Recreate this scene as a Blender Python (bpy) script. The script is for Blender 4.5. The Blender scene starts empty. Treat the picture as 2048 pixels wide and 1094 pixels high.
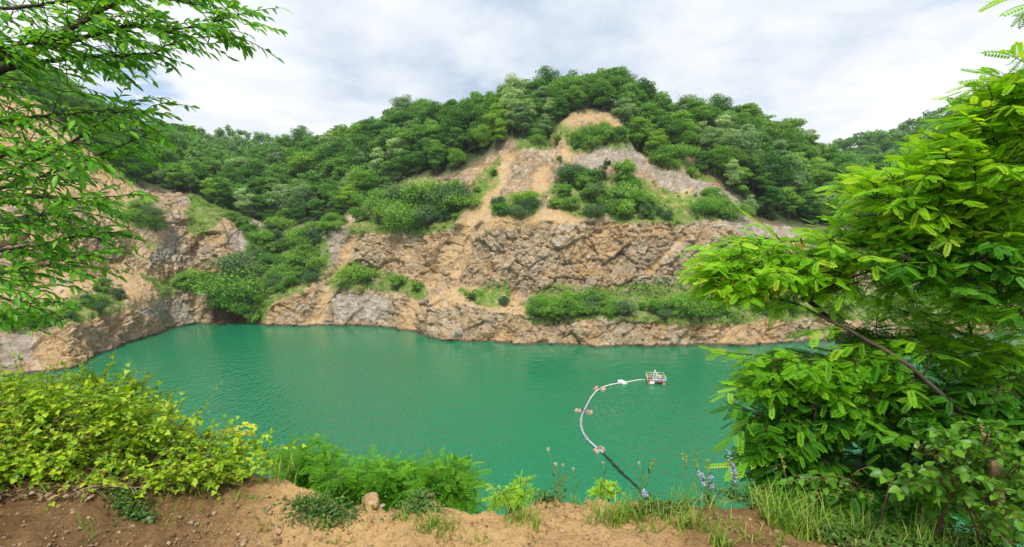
import bpy, math, random
import numpy as np, time
_T0 = time.time()
def tick(n): print('TICK', n, round(time.time() - _T0, 1), flush=True)

# ------------------------------------------------------------------ basics
F, CX, CY, H = 1000.0, 1024.0, 547.0, 35.0
PITCH = math.atan(97 / 1000)
cP, sP = math.cos(PITCH), math.sin(PITCH)
rng = np.random.default_rng(11)
random.seed(5)
scn = bpy.context.scene
COL = scn.collection
A = np.array

def ray(px, py):
    cx = (np.asarray(px, float) - CX) / F; cy = (CY - np.asarray(py, float)) / F
    return cx, cP + cy * sP, -sP + cy * cP
def at(px, py, Y):
    dx, dy, dz = ray(px, py); t = np.asarray(Y, float) / dy
    return np.stack(np.broadcast_arrays(dx * t, np.asarray(Y, float), H + dz * t), -1)
def on_water(px, py, z=0.0):
    dx, dy, dz = ray(px, py); t = (z - H) / dz
    return np.stack(np.broadcast_arrays(dx * t, dy * t, z + 0 * t), -1)
def proj(P):
    P = np.asarray(P, float); x, y, z = P[..., 0], P[..., 1], P[..., 2] - H
    d = y * cP - z * sP; u = y * sP + z * cP
    return CX + F * x / d, CY - F * u / d, d

# ------------------------------------------------------------------ noise
def h3(ix, iy, iz, s):
    n = (ix.astype(np.int64) * 73856093) ^ (iy.astype(np.int64) * 19349663) ^ (iz.astype(np.int64) * 83492791) ^ (s * 2654435)
    n = n & 0xffffffff
    n = ((n ^ (n >> 15)) * 2246822519) & 0xffffffff
    n = ((n ^ (n >> 13)) * 3266489917) & 0xffffffff
    n = n ^ (n >> 16)
    return (n & 0xffffff).astype(np.float64) / 0xffffff
def vnoise(P, sc, s=0):
    Q = P / sc; I = np.floor(Q); f = Q - I; f = f * f * (3 - 2 * f); I = I.astype(np.int64)
    r = 0
    for a in (0, 1):
        for b in (0, 1):
            for c in (0, 1):
                w = (f[..., 0] if a else 1 - f[..., 0]) * (f[..., 1] if b else 1 - f[..., 1]) * (f[..., 2] if c else 1 - f[..., 2])
                r = r + w * h3(I[..., 0] + a, I[..., 1] + b, I[..., 2] + c, s)
    return r * 2 - 1
def fbm(P, sc, o=4, s=0, g=0.5):
    r = 0; a = 1
    for k in range(o):
        r = r + a * vnoise(P, sc / 2 ** k, s + k * 17); a *= g
    return r
def vor(P, sc, s=0):
    """nearest jittered cell: (random id value, offset vector, edge distance)"""
    Q = P / sc; I = np.floor(Q).astype(np.int64)
    d1 = np.full(Q.shape[:-1], 9.); d2 = d1.copy(); idv = np.zeros_like(d1); dv = np.zeros_like(Q)
    for a in (-1, 0, 1):
        for b in (-1, 0, 1):
            for c in (-1, 0, 1):
                x, y, z = I[..., 0] + a, I[..., 1] + b, I[..., 2] + c
                p = np.stack([x + h3(x, y, z, s + 1), y + h3(x, y, z, s + 2), z + h3(x, y, z, s + 3)], -1)
                D = Q - p; d = np.sqrt((D * D).sum(-1))
                n = d < d1
                d2 = np.where(n, d1, np.minimum(d2, d)); d1 = np.where(n, d, d1)
                idv = np.where(n, h3(x, y, z, s + 4), idv); dv = np.where(n[..., None], D, dv)
    return idv, dv, d2 - d1
def facet(P, sc, s=0):
    idv, dv, e = vor(P, sc, s)
    t = A([((idv * 7.31) % 1) * 2 - 1, ((idv * 13.7) % 1) * 2 - 1, ((idv * 29.3) % 1) * 2 - 1])
    return (idv * 2 - 1) * 0.55 + (dv[..., 0] * t[0] + dv[..., 1] * t[1] + dv[..., 2] * t[2]) * 0.9, idv, e
def inpoly(x, y, poly):
    r = np.zeros(np.shape(x), bool); n = len(poly)
    for i in range(n):
        x1, y1 = poly[i]; x2, y2 = poly[(i + 1) % n]
        if y1 == y2: continue
        c = ((y1 > y) != (y2 > y)) & (x < (x2 - x1) * (y - y1) / (y2 - y1) + x1)
        r ^= c
    return r
def sstep(a, b, x):
    t = np.clip((x - a) / (b - a), 0, 1); return t * t * (3 - 2 * t)
def blur(M, k):
    for ax in (0, 1):
        for _ in range(2):
            c = np.cumsum(np.concatenate([np.repeat(M.take([0], ax), k + 1, ax), M, np.repeat(M.take([-1], ax), k, ax)], ax), ax)
            n = M.shape[ax]
            M = (c.take(range(2 * k + 1, 2 * k + 1 + n), ax) - c.take(range(0, n), ax)) / (2 * k + 1)
    return M

# ------------------------------------------------------------------ mesh helpers
def mesh(name, V, faces, mats, smooth=False, attrs=None, midx=None):
    """faces: list of (m,k) int arrays"""
    me = bpy.data.meshes.new(name)
    V = np.asarray(V, np.float32)
    faces = [np.asarray(f, np.int32) for f in faces if len(f)]
    me.vertices.add(len(V)); me.vertices.foreach_set('co', V.ravel())
    nl = sum(f.size for f in faces); nf = sum(len(f) for f in faces)
    me.loops.add(nl); me.loops.foreach_set('vertex_index', np.concatenate([f.ravel() for f in faces]))
    me.polygons.add(nf)
    tot = np.concatenate([np.full(len(f), f.shape[1], np.int32) for f in faces])
    me.polygons.foreach_set('loop_start', np.concatenate([[0], np.cumsum(tot)[:-1]]).astype(np.int32))
    try: me.polygons.foreach_set('loop_total', tot)
    except Exception: pass
    if smooth: me.polygons.foreach_set('use_smooth', np.ones(nf, bool))
    if not isinstance(mats, (list, tuple)): mats = [mats]
    for m in mats: me.materials.append(m)
    if midx is not None: me.polygons.foreach_set('material_index', np.asarray(midx, np.int32))
    for k, v in (attrs or {}).items():
        a = me.attributes.new(k, 'FLOAT', 'POINT'); a.data.foreach_set('value', np.asarray(v, np.float32).ravel())
    me.update(calc_edges=True)
    return me
class MB:
    """collects geometry; build() links it as ONE mesh object"""
    def __init__(s): s.V = []; s.F = {}; s.R = []; s.n = 0
    def add(s, V, faces, rnd=0.5):
        V = np.asarray(V, float).reshape(-1, 3)
        for f in faces:
            f = np.asarray(f)
            if len(f): s.F.setdefault(f.shape[1], []).append(f + s.n)
        s.V.append(V); s.R.append(np.broadcast_to(np.asarray(rnd, float), (len(V),)).copy()); s.n += len(V)
    def tube(s, pts, rad, n=6, cap=True, rnd=0.5):
        pts = np.asarray(pts, float); m = len(pts); rad = np.broadcast_to(np.asarray(rad, float), (m,))
        T = np.gradient(pts, axis=0); T /= np.linalg.norm(T, axis=1)[:, None] + 1e-9
        ref = A([0, 0, 1.]) if abs(T[0][2]) < .9 else A([1., 0, 0])
        U = np.cross(T, ref); U /= np.linalg.norm(U, axis=1)[:, None] + 1e-9; W = np.cross(T, U)
        a = np.linspace(0, 2 * math.pi, n, endpoint=False)
        V = pts[:, None] + rad[:, None, None] * (np.cos(a)[None, :, None] * U[:, None] + np.sin(a)[None, :, None] * W[:, None])
        i = np.arange(m - 1)[:, None] * n; j = np.arange(n)[None]; k = (j + 1) % n
        f = np.stack(np.broadcast_arrays(i + j, i + k, i + n + k, i + n + j), -1).reshape(-1, 4)
        fs = [f]
        if cap: fs += [np.arange(n)[::-1][None], (np.arange(n) + (m - 1) * n)[None]]
        s.add(V, fs, rnd)
    def box(s, c, sz, rz=0, rnd=.5):
        c = A(c, float); x, y, z = A(sz) / 2
        P = A([[a * x, b * y, d * z] for a in (-1, 1) for b in (-1, 1) for d in (-1, 1)])
        R = A([[math.cos(rz), -math.sin(rz), 0], [math.sin(rz), math.cos(rz), 0], [0, 0, 1]])
        s.add(P @ R.T + c, [A([[0, 1, 3, 2], [4, 6, 7, 5], [0, 4, 5, 1], [2, 3, 7, 6], [0, 2, 6, 4], [1, 5, 7, 3]])], rnd)
    def inst(s, tmpl, O, Rm, S, rnd):
        """template (V,faces) copied with origins O, rotations Rm(N,3,3; columns = axes), scales S"""
        V, faces = tmpl; N = len(O)
        if N == 0: return
        W = np.einsum('nij,vj->nvi', Rm, V) * np.asarray(S).reshape(N, 1, -1) + O[:, None]
        nv = len(V); off = (np.arange(N) * nv)[:, None, None]
        s.add(W.reshape(-1, 3), [(f[None] + off).reshape(-1, f.shape[1]) for f in faces], np.repeat(rnd, nv))
    def build(s, name, mat, parent=None, base=(0, 0, 0), smooth=False, link=True, extra=None):
        V = np.concatenate(s.V) - A(base, float)
        at_ = {'rnd': np.concatenate(s.R)}
        if extra: at_.update(extra)
        me = mesh(name, V, [np.concatenate(v) for v in s.F.values()], mat, smooth, at_)
        o = bpy.data.objects.new(name, me)
        COL.objects.link(o)
        if parent: o.parent = parent
        else: o.location = base
        return o
def tag(o, label=None, cat=None, group=None, kind=None):
    if label: o['label'] = label
    if cat: o['category'] = cat
    if group: o['group'] = group
    if kind: o['kind'] = kind
    return o
def thing(name, label, cat, loc, group=None):
    o = bpy.data.objects.new(name, None); COL.objects.link(o); o.location = [float(v) for v in loc]
    o.empty_display_size = .2
    return tag(o, label, cat, group)
def copy_tree(o):
    c = o.copy(); COL.objects.link(c)
    for ch in o.children:
        d = ch.copy(); COL.objects.link(d); d.parent = c
    return c
def frames(D, N):
    D = D / (np.linalg.norm(D, axis=-1, keepdims=True) + 1e-9)
    X = np.cross(D, N); X /= np.linalg.norm(X, axis=-1, keepdims=True) + 1e-9
    Z = np.cross(X, D)
    return np.stack([X, D, Z], -1)

# ------------------------------------------------------------------ materials
def newmat(name):
    m = bpy.data.materials.new(name); m.use_nodes = True; nt = m.node_tree; nt.nodes.clear(); return m, nt
class NT:
    def __init__(s, nt): s.nt = nt
    def n(s, t, ins=None, **kw):
        x = s.nt.nodes.new(t)
        for k, v in kw.items(): setattr(x, k, v)
        for k, v in (ins or {}).items():
            if isinstance(v, bpy.types.NodeSocket): s.nt.links.new(v, x.inputs[k])
            else: x.inputs[k].default_value = v
        return x
    def math(s, op, a, b=0.0, c=None):
        x = s.n('ShaderNodeMath', {0: a, 1: b}, operation=op)
        if c is not None:
            if isinstance(c, bpy.types.NodeSocket): s.nt.links.new(c, x.inputs[2])
            else: x.inputs[2].default_value = c
        return x.outputs[0]
    def mix(s, f, a, b, bt='MIX'):
        x = s.n('ShaderNodeMix', data_type='RGBA', blend_type=bt)
        for i, v in ((0, f), (6, a), (7, b)):
            if isinstance(v, bpy.types.NodeSocket): s.nt.links.new(v, x.inputs[i])
            else: x.inputs[i].default_value = (tuple(v) + (1,))[:4] if i else v
        return x.outputs[2]
    def ramp(s, f, stops, mode='LINEAR'):
        x = s.n('ShaderNodeValToRGB', {0: f}); e = x.color_ramp.elements; x.color_ramp.interpolation = mode
        while len(e) > 1: e.remove(e[0])
        e[0].position = stops[0][0]; e[0].color = (tuple(stops[0][1]) + (1,))[:4]
        for p, c in stops[1:]:
            k = e.new(p); k.color = (tuple(c) + (1,))[:4]
        return x.outputs[0]
    def noise(s, vec, sc, det=4, rough=.55, dist=0):
        return s.n('ShaderNodeTexNoise', {'Vector': vec, 'Scale': sc, 'Detail': det, 'Roughness': rough, 'Distortion': dist}).outputs[0]
    def attr(s, name): return s.n('ShaderNodeAttribute', attribute_name=name).outputs['Fac']
    def pos(s): return s.n('ShaderNodeNewGeometry').outputs['Position']
    def out(s, sh): s.n('ShaderNodeOutputMaterial', {0: sh})
def g3(v): return (v, v, v)

def leafmat(name, stops, trans=.35, rough=.5, spec=.3, objrnd=0.0, tcol=None):
    m, nt = newmat(name); N = NT(nt)
    c = N.ramp(N.attr('rnd'), stops)
    if objrnd:
        r = N.n('ShaderNodeObjectInfo').outputs['Random']
        v = N.math('MULTIPLY_ADD', r, 2 * objrnd, 1 - objrnd)
        hs = N.n('ShaderNodeHueSaturation', {'Hue': N.math('MULTIPLY_ADD', r, -.035, .515), 'Value': v, 'Color': c}); c = hs.outputs[0]
    b = N.n('ShaderNodeBsdfPrincipled', {'Base Color': c, 'Roughness': rough, 'Specular IOR Level': spec})
    tc = N.mix(1.0, c, tcol or (1.5, 1.35, .6), 'MULTIPLY')
    t = N.n('ShaderNodeBsdfTranslucent', {'Color': tc})
    N.out(N.n('ShaderNodeMixShader', {0: trans, 1: b.outputs[0], 2: t.outputs[0]}).outputs[0])
    return m
def plain(name, col, rough=.6, metal=0, var=.25, sc=8, bump=0.0, col2=None):
    m, nt = newmat(name); N = NT(nt); p = N.n('ShaderNodeTexCoord').outputs['Object']
    n = N.noise(p, sc, 5)
    c = N.mix(N.ramp(n, [(.35, g3(0)), (.65, g3(1))]), tuple(A(col) * (1 - var)), col2 or tuple(np.minimum(A(col) * (1 + var), .9)))
    ins = {'Base Color': c, 'Roughness': rough, 'Metallic': metal}
    if bump: ins['Normal'] = N.n('ShaderNodeBump', {'Height': N.noise(p, sc * 3, 6), 'Strength': 1.0, 'Distance': bump}).outputs[0]
    N.out(N.n('ShaderNodeBsdfPrincipled', ins).outputs[0]); return m

def rockmat():
    m, nt = newmat('quarry_rock'); N = NT(nt); P = N.pos()
    mp = N.n('ShaderNodeMapping', {'Vector': P, 'Rotation': (0, math.radians(-38), 0), 'Scale': (.9, 1, .85)}).outputs[0]
    n1 = N.noise(P, .05, 5, .6, .6); n2 = N.noise(mp, .32, 7, .65, .8); n3 = N.noise(mp, 1.5, 6, .7, .5)
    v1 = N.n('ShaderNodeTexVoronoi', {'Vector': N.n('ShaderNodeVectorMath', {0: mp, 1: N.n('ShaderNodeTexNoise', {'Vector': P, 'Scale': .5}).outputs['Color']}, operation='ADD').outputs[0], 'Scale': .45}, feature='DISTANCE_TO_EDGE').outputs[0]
    v2 = N.n('ShaderNodeTexVoronoi', {'Vector': mp, 'Scale': 1.3}).outputs['Distance']
    fr = N.attr('fr')
    wob = N.n('ShaderNodeVectorMath', {0: mp, 1: N.n('ShaderNodeTexNoise', {'Vector': P, 'Scale': .8, 'Detail': 4}).outputs['Color']}, operation='ADD').outputs[0]
    vc = N.n('ShaderNodeTexVoronoi', {'Vector': wob, 'Scale': .75})
    vcol = N.n('ShaderNodeSeparateXYZ', {0: vc.outputs['Color']}).outputs[0]
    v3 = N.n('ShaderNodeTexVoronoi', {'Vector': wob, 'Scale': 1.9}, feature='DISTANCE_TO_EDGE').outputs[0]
    tone = N.math('ADD', N.math('MULTIPLY', n2, .45), N.math('ADD', N.math('MULTIPLY', fr, .25), N.math('MULTIPLY', vcol, .30)))
    base = N.ramp(tone, [(.22, (.18, .135, .09)), (.36, (.31, .24, .155)), (.48, (.43, .34, .22)), (.58, (.40, .34, .26)), (.72, (.56, .485, .385))])
    ochre = N.ramp(n3, [(.3, (.36, .21, .085)), (.6, (.60, .40, .20))])
    c = N.mix(N.ramp(N.math('ADD', n1, N.math('MULTIPLY', n2, .35)), [(.62, g3(0)), (.80, g3(.75))]), base, ochre)
    grey = N.ramp(N.math('ADD', N.math('MULTIPLY', n2, .7), N.math('MULTIPLY', vcol, .3)), [(.3, (.26, .235, .21)), (.5, (.36, .325, .285)), (.64, (.45, .41, .365)), (.74, (.46, .55, .50))])
    strk = N.noise(N.n('ShaderNodeMapping', {'Vector': P, 'Rotation': (0, math.radians(-40), 0), 'Scale': (.22, .6, 1.3)}).outputs[0], .35, 6, .65, .7)
    c = N.mix(N.ramp(strk, [(.54, g3(0)), (.64, g3(.7))]), c, (.44, .29, .14))
    c = N.mix(N.ramp(strk, [(.36, g3(.6)), (.45, g3(0))]), c, (.24, .205, .17))
    gm = N.math('MAXIMUM', N.math('MULTIPLY', N.attr('grey'), .85), N.ramp(N.noise(P, .11, 5, .6, 1.0), [(.56, g3(0)), (.68, g3(.55))]))
    c = N.mix(gm, c, grey)
    # darker brown along the joints and in the noise lows
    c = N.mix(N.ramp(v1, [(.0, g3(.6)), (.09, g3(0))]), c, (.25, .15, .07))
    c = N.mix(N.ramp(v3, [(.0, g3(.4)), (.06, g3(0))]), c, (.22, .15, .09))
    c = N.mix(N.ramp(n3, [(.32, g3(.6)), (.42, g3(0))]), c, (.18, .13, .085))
    soil = N.ramp(N.math('ADD', N.math('MULTIPLY', n3, .5), N.math('MULTIPLY', n2, .5)), [(.35, (.36, .225, .10)), (.5, (.47, .32, .165)), (.65, (.57, .43, .26))])
    sm_ = N.math('MULTIPLY', N.attr('soil'), N.ramp(N.math('ADD', N.math('MULTIPLY', n2, .6), N.math('MULTIPLY', vcol, .25)), [(.40, g3(1)), (.52, g3(.35))]))
    c = N.mix(sm_, c, soil)
    gr = N.ramp(N.noise(P, .9, 6, .7), [(.3, (.06, .12, .02)), (.5, (.13, .22, .035)), (.7, (.24, .30, .08))])
    gm2 = N.math('MULTIPLY', N.attr('grass'), N.ramp(N.noise(P, .45, 7, .75), [(.36, g3(0)), (.50, g3(1))]))
    c = N.mix(gm2, c, gr)
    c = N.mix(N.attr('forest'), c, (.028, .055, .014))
    c = N.mix(N.attr('wet'), c, N.ramp(n3, [(.3, (.03, .022, .015)), (.7, (.12, .075, .035))]))
    # waterline: pale mineral band then dark damp edge
    z = N.n('ShaderNodeSeparateXYZ', {0: P}).outputs[2]
    zz = N.math('ADD', z, N.math('MULTIPLY', n3, -.8))
    c = N.mix(N.ramp(zz, [(.0, g3(.85)), (.16, g3(.5)), (.3, g3(0))]), c, (.07, .055, .04))
    v5 = N.n('ShaderNodeSeparateXYZ', {0: N.n('ShaderNodeTexVoronoi', {'Vector': wob, 'Scale': 2.1}).outputs['Color']}).outputs[0]
    tilt = N.n('ShaderNodeVectorMath', {0: N.n('ShaderNodeVectorMath', {0: wob, 1: vc.outputs['Position']}, operation='SUBTRACT').outputs[0], 1: vc.outputs['Color']}, operation='DOT_PRODUCT').outputs['Value']
    hh = N.math('ADD', N.math('MULTIPLY', n3, .55), N.math('ADD', N.math('MULTIPLY', vcol, .40), N.math('ADD', N.math('MULTIPLY', v5, .22), N.math('MULTIPLY', tilt, .0))))
    rs = N.math('SUBTRACT', 1.0, N.math('MULTIPLY', N.attr('soil'), .65))
    bp = N.n('ShaderNodeBump', {'Height': N.math('MULTIPLY', hh, rs), 'Strength': .75, 'Distance': .8}).outputs[0]
    bp = N.n('ShaderNodeBump', {'Height': N.noise(P, 4.5, 4, .7), 'Strength': .6, 'Distance': .25, 'Normal': bp}).outputs[0]
    N.out(N.n('ShaderNodeBsdfPrincipled', {'Base Color': c, 'Roughness': .92, 'Specular IOR Level': .15, 'Normal': bp}).outputs[0])
    return m

def dirtmat():
    m, nt = newmat('ledge_dirt'); N = NT(nt); P = N.pos()
    n1 = N.noise(P, 1.1, 6, .65, .5); n2 = N.noise(P, 9, 8, .75); n3 = N.noise(P, 60, 5, .7)
    v = N.n('ShaderNodeTexVoronoi', {'Vector': P, 'Scale': 28}).outputs['Distance']
    c = N.ramp(N.math('ADD', N.math('MULTIPLY', n1, .45), N.math('ADD', N.math('MULTIPLY', n2, .4), N.math('MULTIPLY', N.attr('pale'), .42))),
               [(.30, (.14, .08, .036)), (.46, (.27, .16, .072)), (.62, (.46, .285, .13)), (.80, (.62, .40, .18))])
    c = N.mix(N.ramp(n3, [(.35, g3(.45)), (.5, g3(0))]), c, (.09, .05, .028))
    c = N.mix(N.ramp(N.noise(P, 24, 4, .6), [(.64, g3(0)), (.70, g3(.6))]), c, (.45, .33, .21))
    c = N.mix(N.math('MULTIPLY', N.attr('rock'), N.ramp(n1, [(.35, g3(0)), (.6, g3(1))])), c, (.28, .22, .16))
    h = N.math('ADD', N.math('MULTIPLY', n2, 1.0), N.math('ADD', N.math('MULTIPLY', n3, .3), N.math('MULTIPLY', v, -.15)))
    bp = N.n('ShaderNodeBump', {'Height': h, 'Strength': 1.0, 'Distance': .05}).outputs[0]
    N.out(N.n('ShaderNodeBsdfPrincipled', {'Base Color': c, 'Roughness': .95, 'Specular IOR Level': .1, 'Normal': bp}).outputs[0])
    return m

def watermat():
    m, nt = newmat('emerald_water'); N = NT(nt); P = N.pos()
    mp = N.n('ShaderNodeMapping', {'Vector': P, 'Rotation': (0, 0, math.radians(24)), 'Scale': (1, .42, 1)}).outputs[0]
    mp2 = N.n('ShaderNodeMapping', {'Vector': P, 'Rotation': (0, 0, math.radians(-12)), 'Scale': (1, .5, 1)}).outputs[0]
    w1 = N.math('POWER', N.noise(mp, 1.25, 2, .5, .6), 1.6); w2 = N.noise(mp2, 3.0, 2, .5); w3 = N.noise(P, .35, 2)
    gust = N.ramp(N.noise(N.n('ShaderNodeMapping', {'Vector': P, 'Rotation': (0, 0, .5), 'Scale': (1, .4, 1)}).outputs[0], .016, 4, .6, .5), [(.38, g3(.18)), (.6, g3(1))])
    lee = N.attr('lee')
    h = N.math('MULTIPLY', N.math('MULTIPLY', N.math('ADD', w1, N.math('MULTIPLY', w2, .45)), gust), lee)
    h = N.math('ADD', h, N.math('MULTIPLY', w3, .3))
    bp = N.n('ShaderNodeBump', {'Height': h, 'Strength': 1.0, 'Distance': .75}).outputs[0]
    bd = N.n('ShaderNodeBump', {'Height': h, 'Strength': 1.0, 'Distance': .16}).outputs[0]
    c = N.mix(N.noise(P, .018, 4, .6), (.005, .145, .062), (.010, .185, .083))
    df = N.n('ShaderNodeBsdfDiffuse', {'Color': c, 'Normal': bd})
    gl = N.n('ShaderNodeBsdfGlossy', {'Color': (1, 1, 1, 1), 'Roughness': .12, 'Normal': bp})
    fz = N.n('ShaderNodeFresnel', {'IOR': 1.38, 'Normal': bp}).outputs[0]
    N.out(N.n('ShaderNodeMixShader', {0: fz, 1: df.outputs[0], 2: gl.outputs[0]}).outputs[0])
    return m

M = {}
M['rock'] = rockmat(); M['dirt'] = dirtmat(); M['water'] = watermat()
def gs(a, b, c, d=None): return [(0, a), (.45, b), (1, c)] if d is None else [(0, a), (.4, b), (.8, c), (1, d)]
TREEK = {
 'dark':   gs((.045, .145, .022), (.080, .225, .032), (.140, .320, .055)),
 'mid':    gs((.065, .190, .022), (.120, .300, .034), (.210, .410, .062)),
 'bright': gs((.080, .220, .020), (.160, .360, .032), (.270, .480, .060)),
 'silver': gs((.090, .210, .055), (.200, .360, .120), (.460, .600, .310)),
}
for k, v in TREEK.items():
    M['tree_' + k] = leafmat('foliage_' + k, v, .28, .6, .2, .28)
M['forest'] = leafmat('distant_foliage', gs((.055, .165, .022), (.105, .270, .036), (.230, .420, .100)), .28, .6, .2)
M['shrub_a'] = leafmat('shrub_leaves_deep', gs((.055, .19, .024), (.13, .33, .038), (.27, .48, .08)), .3, .6, .2, .22)
M['shrub_b'] = leafmat('shrub_leaves_light', gs((.06, .19, .022), (.145, .34, .042), (.30, .50, .10)), .3, .6, .2, .22)
M['shrub_c'] = leafmat('shrub_leaves_grey', gs((.05, .13, .045), (.09, .19, .07), (.15, .26, .11)), .3, .6, .2, .2)
M['cherry'] = leafmat('lanceolate_leaves', gs((.045, .19, .02), (.11, .36, .024), (.27, .58, .035)), .5, .42, .4)
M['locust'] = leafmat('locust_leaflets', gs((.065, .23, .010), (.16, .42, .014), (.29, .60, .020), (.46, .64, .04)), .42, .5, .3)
M['locust_shaded'] = leafmat('locust_leaflets_shaded', gs((.022, .12, .008), (.065, .24, .010), (.17, .42, .016)), .38, .45, .3)  # same leaves as the outer ones, crown shade put into the darker colour
M['yellow'] = leafmat('yellowed_leaflets', gs((.45, .36, .03), (.62, .50, .05), (.5, .28, .05)), .4)
M['bramble'] = leafmat('lobed_leaves', gs((.12, .28, .012), (.28, .50, .018), (.52, .64, .03), (.76, .64, .08)), .4, .5, .3)
M['vine'] = leafmat('broad_leaves', gs((.04, .14, .012), (.09, .26, .018), (.17, .38, .03)), .4, .4, .4)
M['grassb'] = leafmat('grass_blades', gs((.07, .19, .015), (.15, .30, .025), (.27, .38, .05), (.50, .40, .16)), .35, .5, .3)
M['herb'] = leafmat('small_herb_leaves', gs((.03, .10, .02), (.07, .17, .03), (.14, .24, .05)), .3)
M['bark'] = plain('grey_brown_bark', (.085, .06, .042), .9, 0, .35, 14, .01)
M['barkdark'] = plain('dark_bark', (.04, .027, .02), .9, 0, .35, 14, .006)
M['stem'] = plain('reddish_stem', (.14, .075, .045), .8, 0, .3, 20)
M['gstem'] = plain('green_stem', (.16, .22, .06), .8, 0, .3, 20)
M['pod'] = plain('brown_seed_pods', (.085, .04, .02), .7, 0, .4, 20)
M['litter'] = leafmat('dead_leaves', gs((.10, .06, .035), (.26, .17, .10), (.42, .31, .20)), .1, .9, .1, 0, (1, 1, 1))
M['blue'] = leafmat('blue_petals', gs((.32, .34, .52), (.46, .48, .68), (.62, .61, .76)), .3, .6, .2, 0, (1, 1, 1))
M['cream'] = plain('cream_petals', (.62, .60, .35), .8)
M['stone'] = plain('grey_stone', (.27, .235, .20), .9, 0, .3, 12, .01, (.40, .35, .29))
M['stonetan'] = plain('tan_stone', (.30, .19, .10), .95, 0, .3, 14, .012, (.42, .30, .18))
M['clod'] = plain('dry_soil_clod', (.36, .23, .11), .95, 0, .25, 22, .02, (.56, .38, .19))
M['white'] = plain('white_paint', (.72, .74, .72), .5, 0, .12, 3)
M['pipewhite'] = plain('white_pipe', (.60, .58, .53), .6, 0, .25, 1.2)
M['pipeblue'] = plain('grey_blue_pipe', (.36, .44, .58), .4, 0, .2, 1.5)
M['black'] = plain('black_rubber', (.018, .02, .022), .5, 0, .3, 3)
M['drum'] = plain('weathered_float_drum', (.30, .20, .12), .8, 0, .4, 2.5, 0, (.50, .40, .29))
M['floatw'] = plain('white_float', (.70, .74, .78), .6, 0, .2, 3)
M['rust'] = plain('rusty_steel', (.42, .20, .075), .8, .1, .35, 4)
M['deck'] = plain('raft_deck', (.16, .10, .06), .85, 0, .35, 4)
M['orange'] = plain('ochre_tank', (.55, .30, .09), .55, 0, .2, 2)
M['bluep'] = plain('blue_hose', (.30, .42, .68), .5, 0, .2, 3)

# ------------------------------------------------------------------ camera
cam = bpy.data.cameras.new('camera'); co = bpy.data.objects.new('camera', cam); COL.objects.link(co)
co.location = (0, 0, H); co.rotation_euler = (math.pi / 2 - PITCH, 0, 0)
cam.sensor_width = 36; cam.lens = 36 * F / 2048; cam.clip_start = .05; cam.clip_end = 6000
scn.camera = co

# ------------------------------------------------------------------ main quarry terrain
def tab(*a):
    a = A(a, float); return a[:, 0], a[:, 1]
shore = tab((-250,850),(-100,790),(0,755),(140,738),(210,706),(270,683),(340,658),(390,648),(440,651),(480,648),(600,652),(700,650),(790,655),(850,672),(920,687),(1030,693),(1150,695),(1350,695),(1450,693),(1530,689),(1620,685),(1740,680),(1900,672),(2048,665),(2300,655))
ply = [
 tab((-250,690),(0,655),(100,642),(200,625),(270,600),(340,588),(400,570),(430,592),(500,602),(560,590),(640,580),(700,575),(760,588),(830,602),(900,602),(1000,620),(1060,627),(1200,633),(1300,630),(1400,628),(1500,622),(1700,622),(2300,600)),
 tab((-250,630),(0,592),(100,575),(200,555),(300,545),(400,548),(470,560),(560,550),(700,555),(790,562),(870,562),(950,572),(1060,590),(1300,592),(1400,580),(2300,560)),
 tab((-250,500),(0,480),(200,440),(300,430),(400,440),(470,500),(560,500),(640,475),(700,452),(790,458),(900,447),(1000,440),(1190,440),(1400,445),(1480,450),(1560,495),(1700,500),(2300,480)),
 tab((-250,300),(0,330),(200,370),(300,400),(400,398),(470,450),(560,478),(640,462),(700,446),(790,402),(900,388),(1000,340),(1100,365),(1190,385),(1400,385),(1480,425),(1560,480),(1700,490),(2300,450)),
 tab((-250,110),(0,180),(85,205),(160,265),(200,305),(300,370),(400,385),(470,430),(560,470),(640,456),(700,438),(790,370),(850,357),(900,345),(960,325),(1000,292),(1050,276),(1100,286),(1122,248),(1150,226),(1190,220),(1245,238),(1272,300),(1310,318),(1345,300),(1400,324),(1450,360),(1480,398),(1510,435),(1560,447),(1700,455),(2300,420)),
 tab((-250,130),(0,175),(130,205),(200,232),(300,280),(400,322),(455,345),(520,328),(560,315),(600,314),(700,290),(800,264),(900,240),(970,228),(1050,214),(1190,206),(1280,218),(1340,244),(1400,256),(1480,260),(1560,282),(1600,314),(1640,345),(1700,372),(1900,372),(2300,330)),
]
dys = [
 tab((-250,14),(0,10),(200,7),(400,4),(470,2),(560,4),(900,6),(1060,5),(1300,4),(2300,5)),
 tab((-250,24),(0,22),(200,15),(300,8),(400,5),(470,8),(560,8),(700,5),(900,8),(1200,10),(1500,9),(2300,9)),
 tab((-250,9),(300,8),(470,8),(560,14),(640,9),(700,7),(900,7),(1200,7),(2300,7)),
 tab((-250,16),(0,14),(200,9),(400,8),(560,9),(700,8),(800,14),(1000,20),(1200,15),(1400,14),(1560,5),(2300,6)),
 tab((-250,14),(0,14),(200,10),(400,8),(560,6),(700,5),(850,10),(1000,12),(1100,18),(1190,24),(1300,14),(1400,14),(1500,6),(1560,6),(2300,8)),
]
Yridge = tab((-250,250),(0,255),(130,285),(200,305),(300,335),(400,330),(455,312),(560,310),(700,300),(900,275),(1050,264),(1300,258),(1500,250),(1700,255),(2300,270))
def sm(x, y, xs, w=9):
    xx = np.linspace(-250, 2300, 1276); v = np.interp(xx, x, y)
    k = np.hanning(w + 2)[1:-1]; k /= k.sum(); v = np.convolve(np.pad(v, w // 2, mode='edge'), k, 'valid')
    return np.interp(xs, xx, v)
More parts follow.
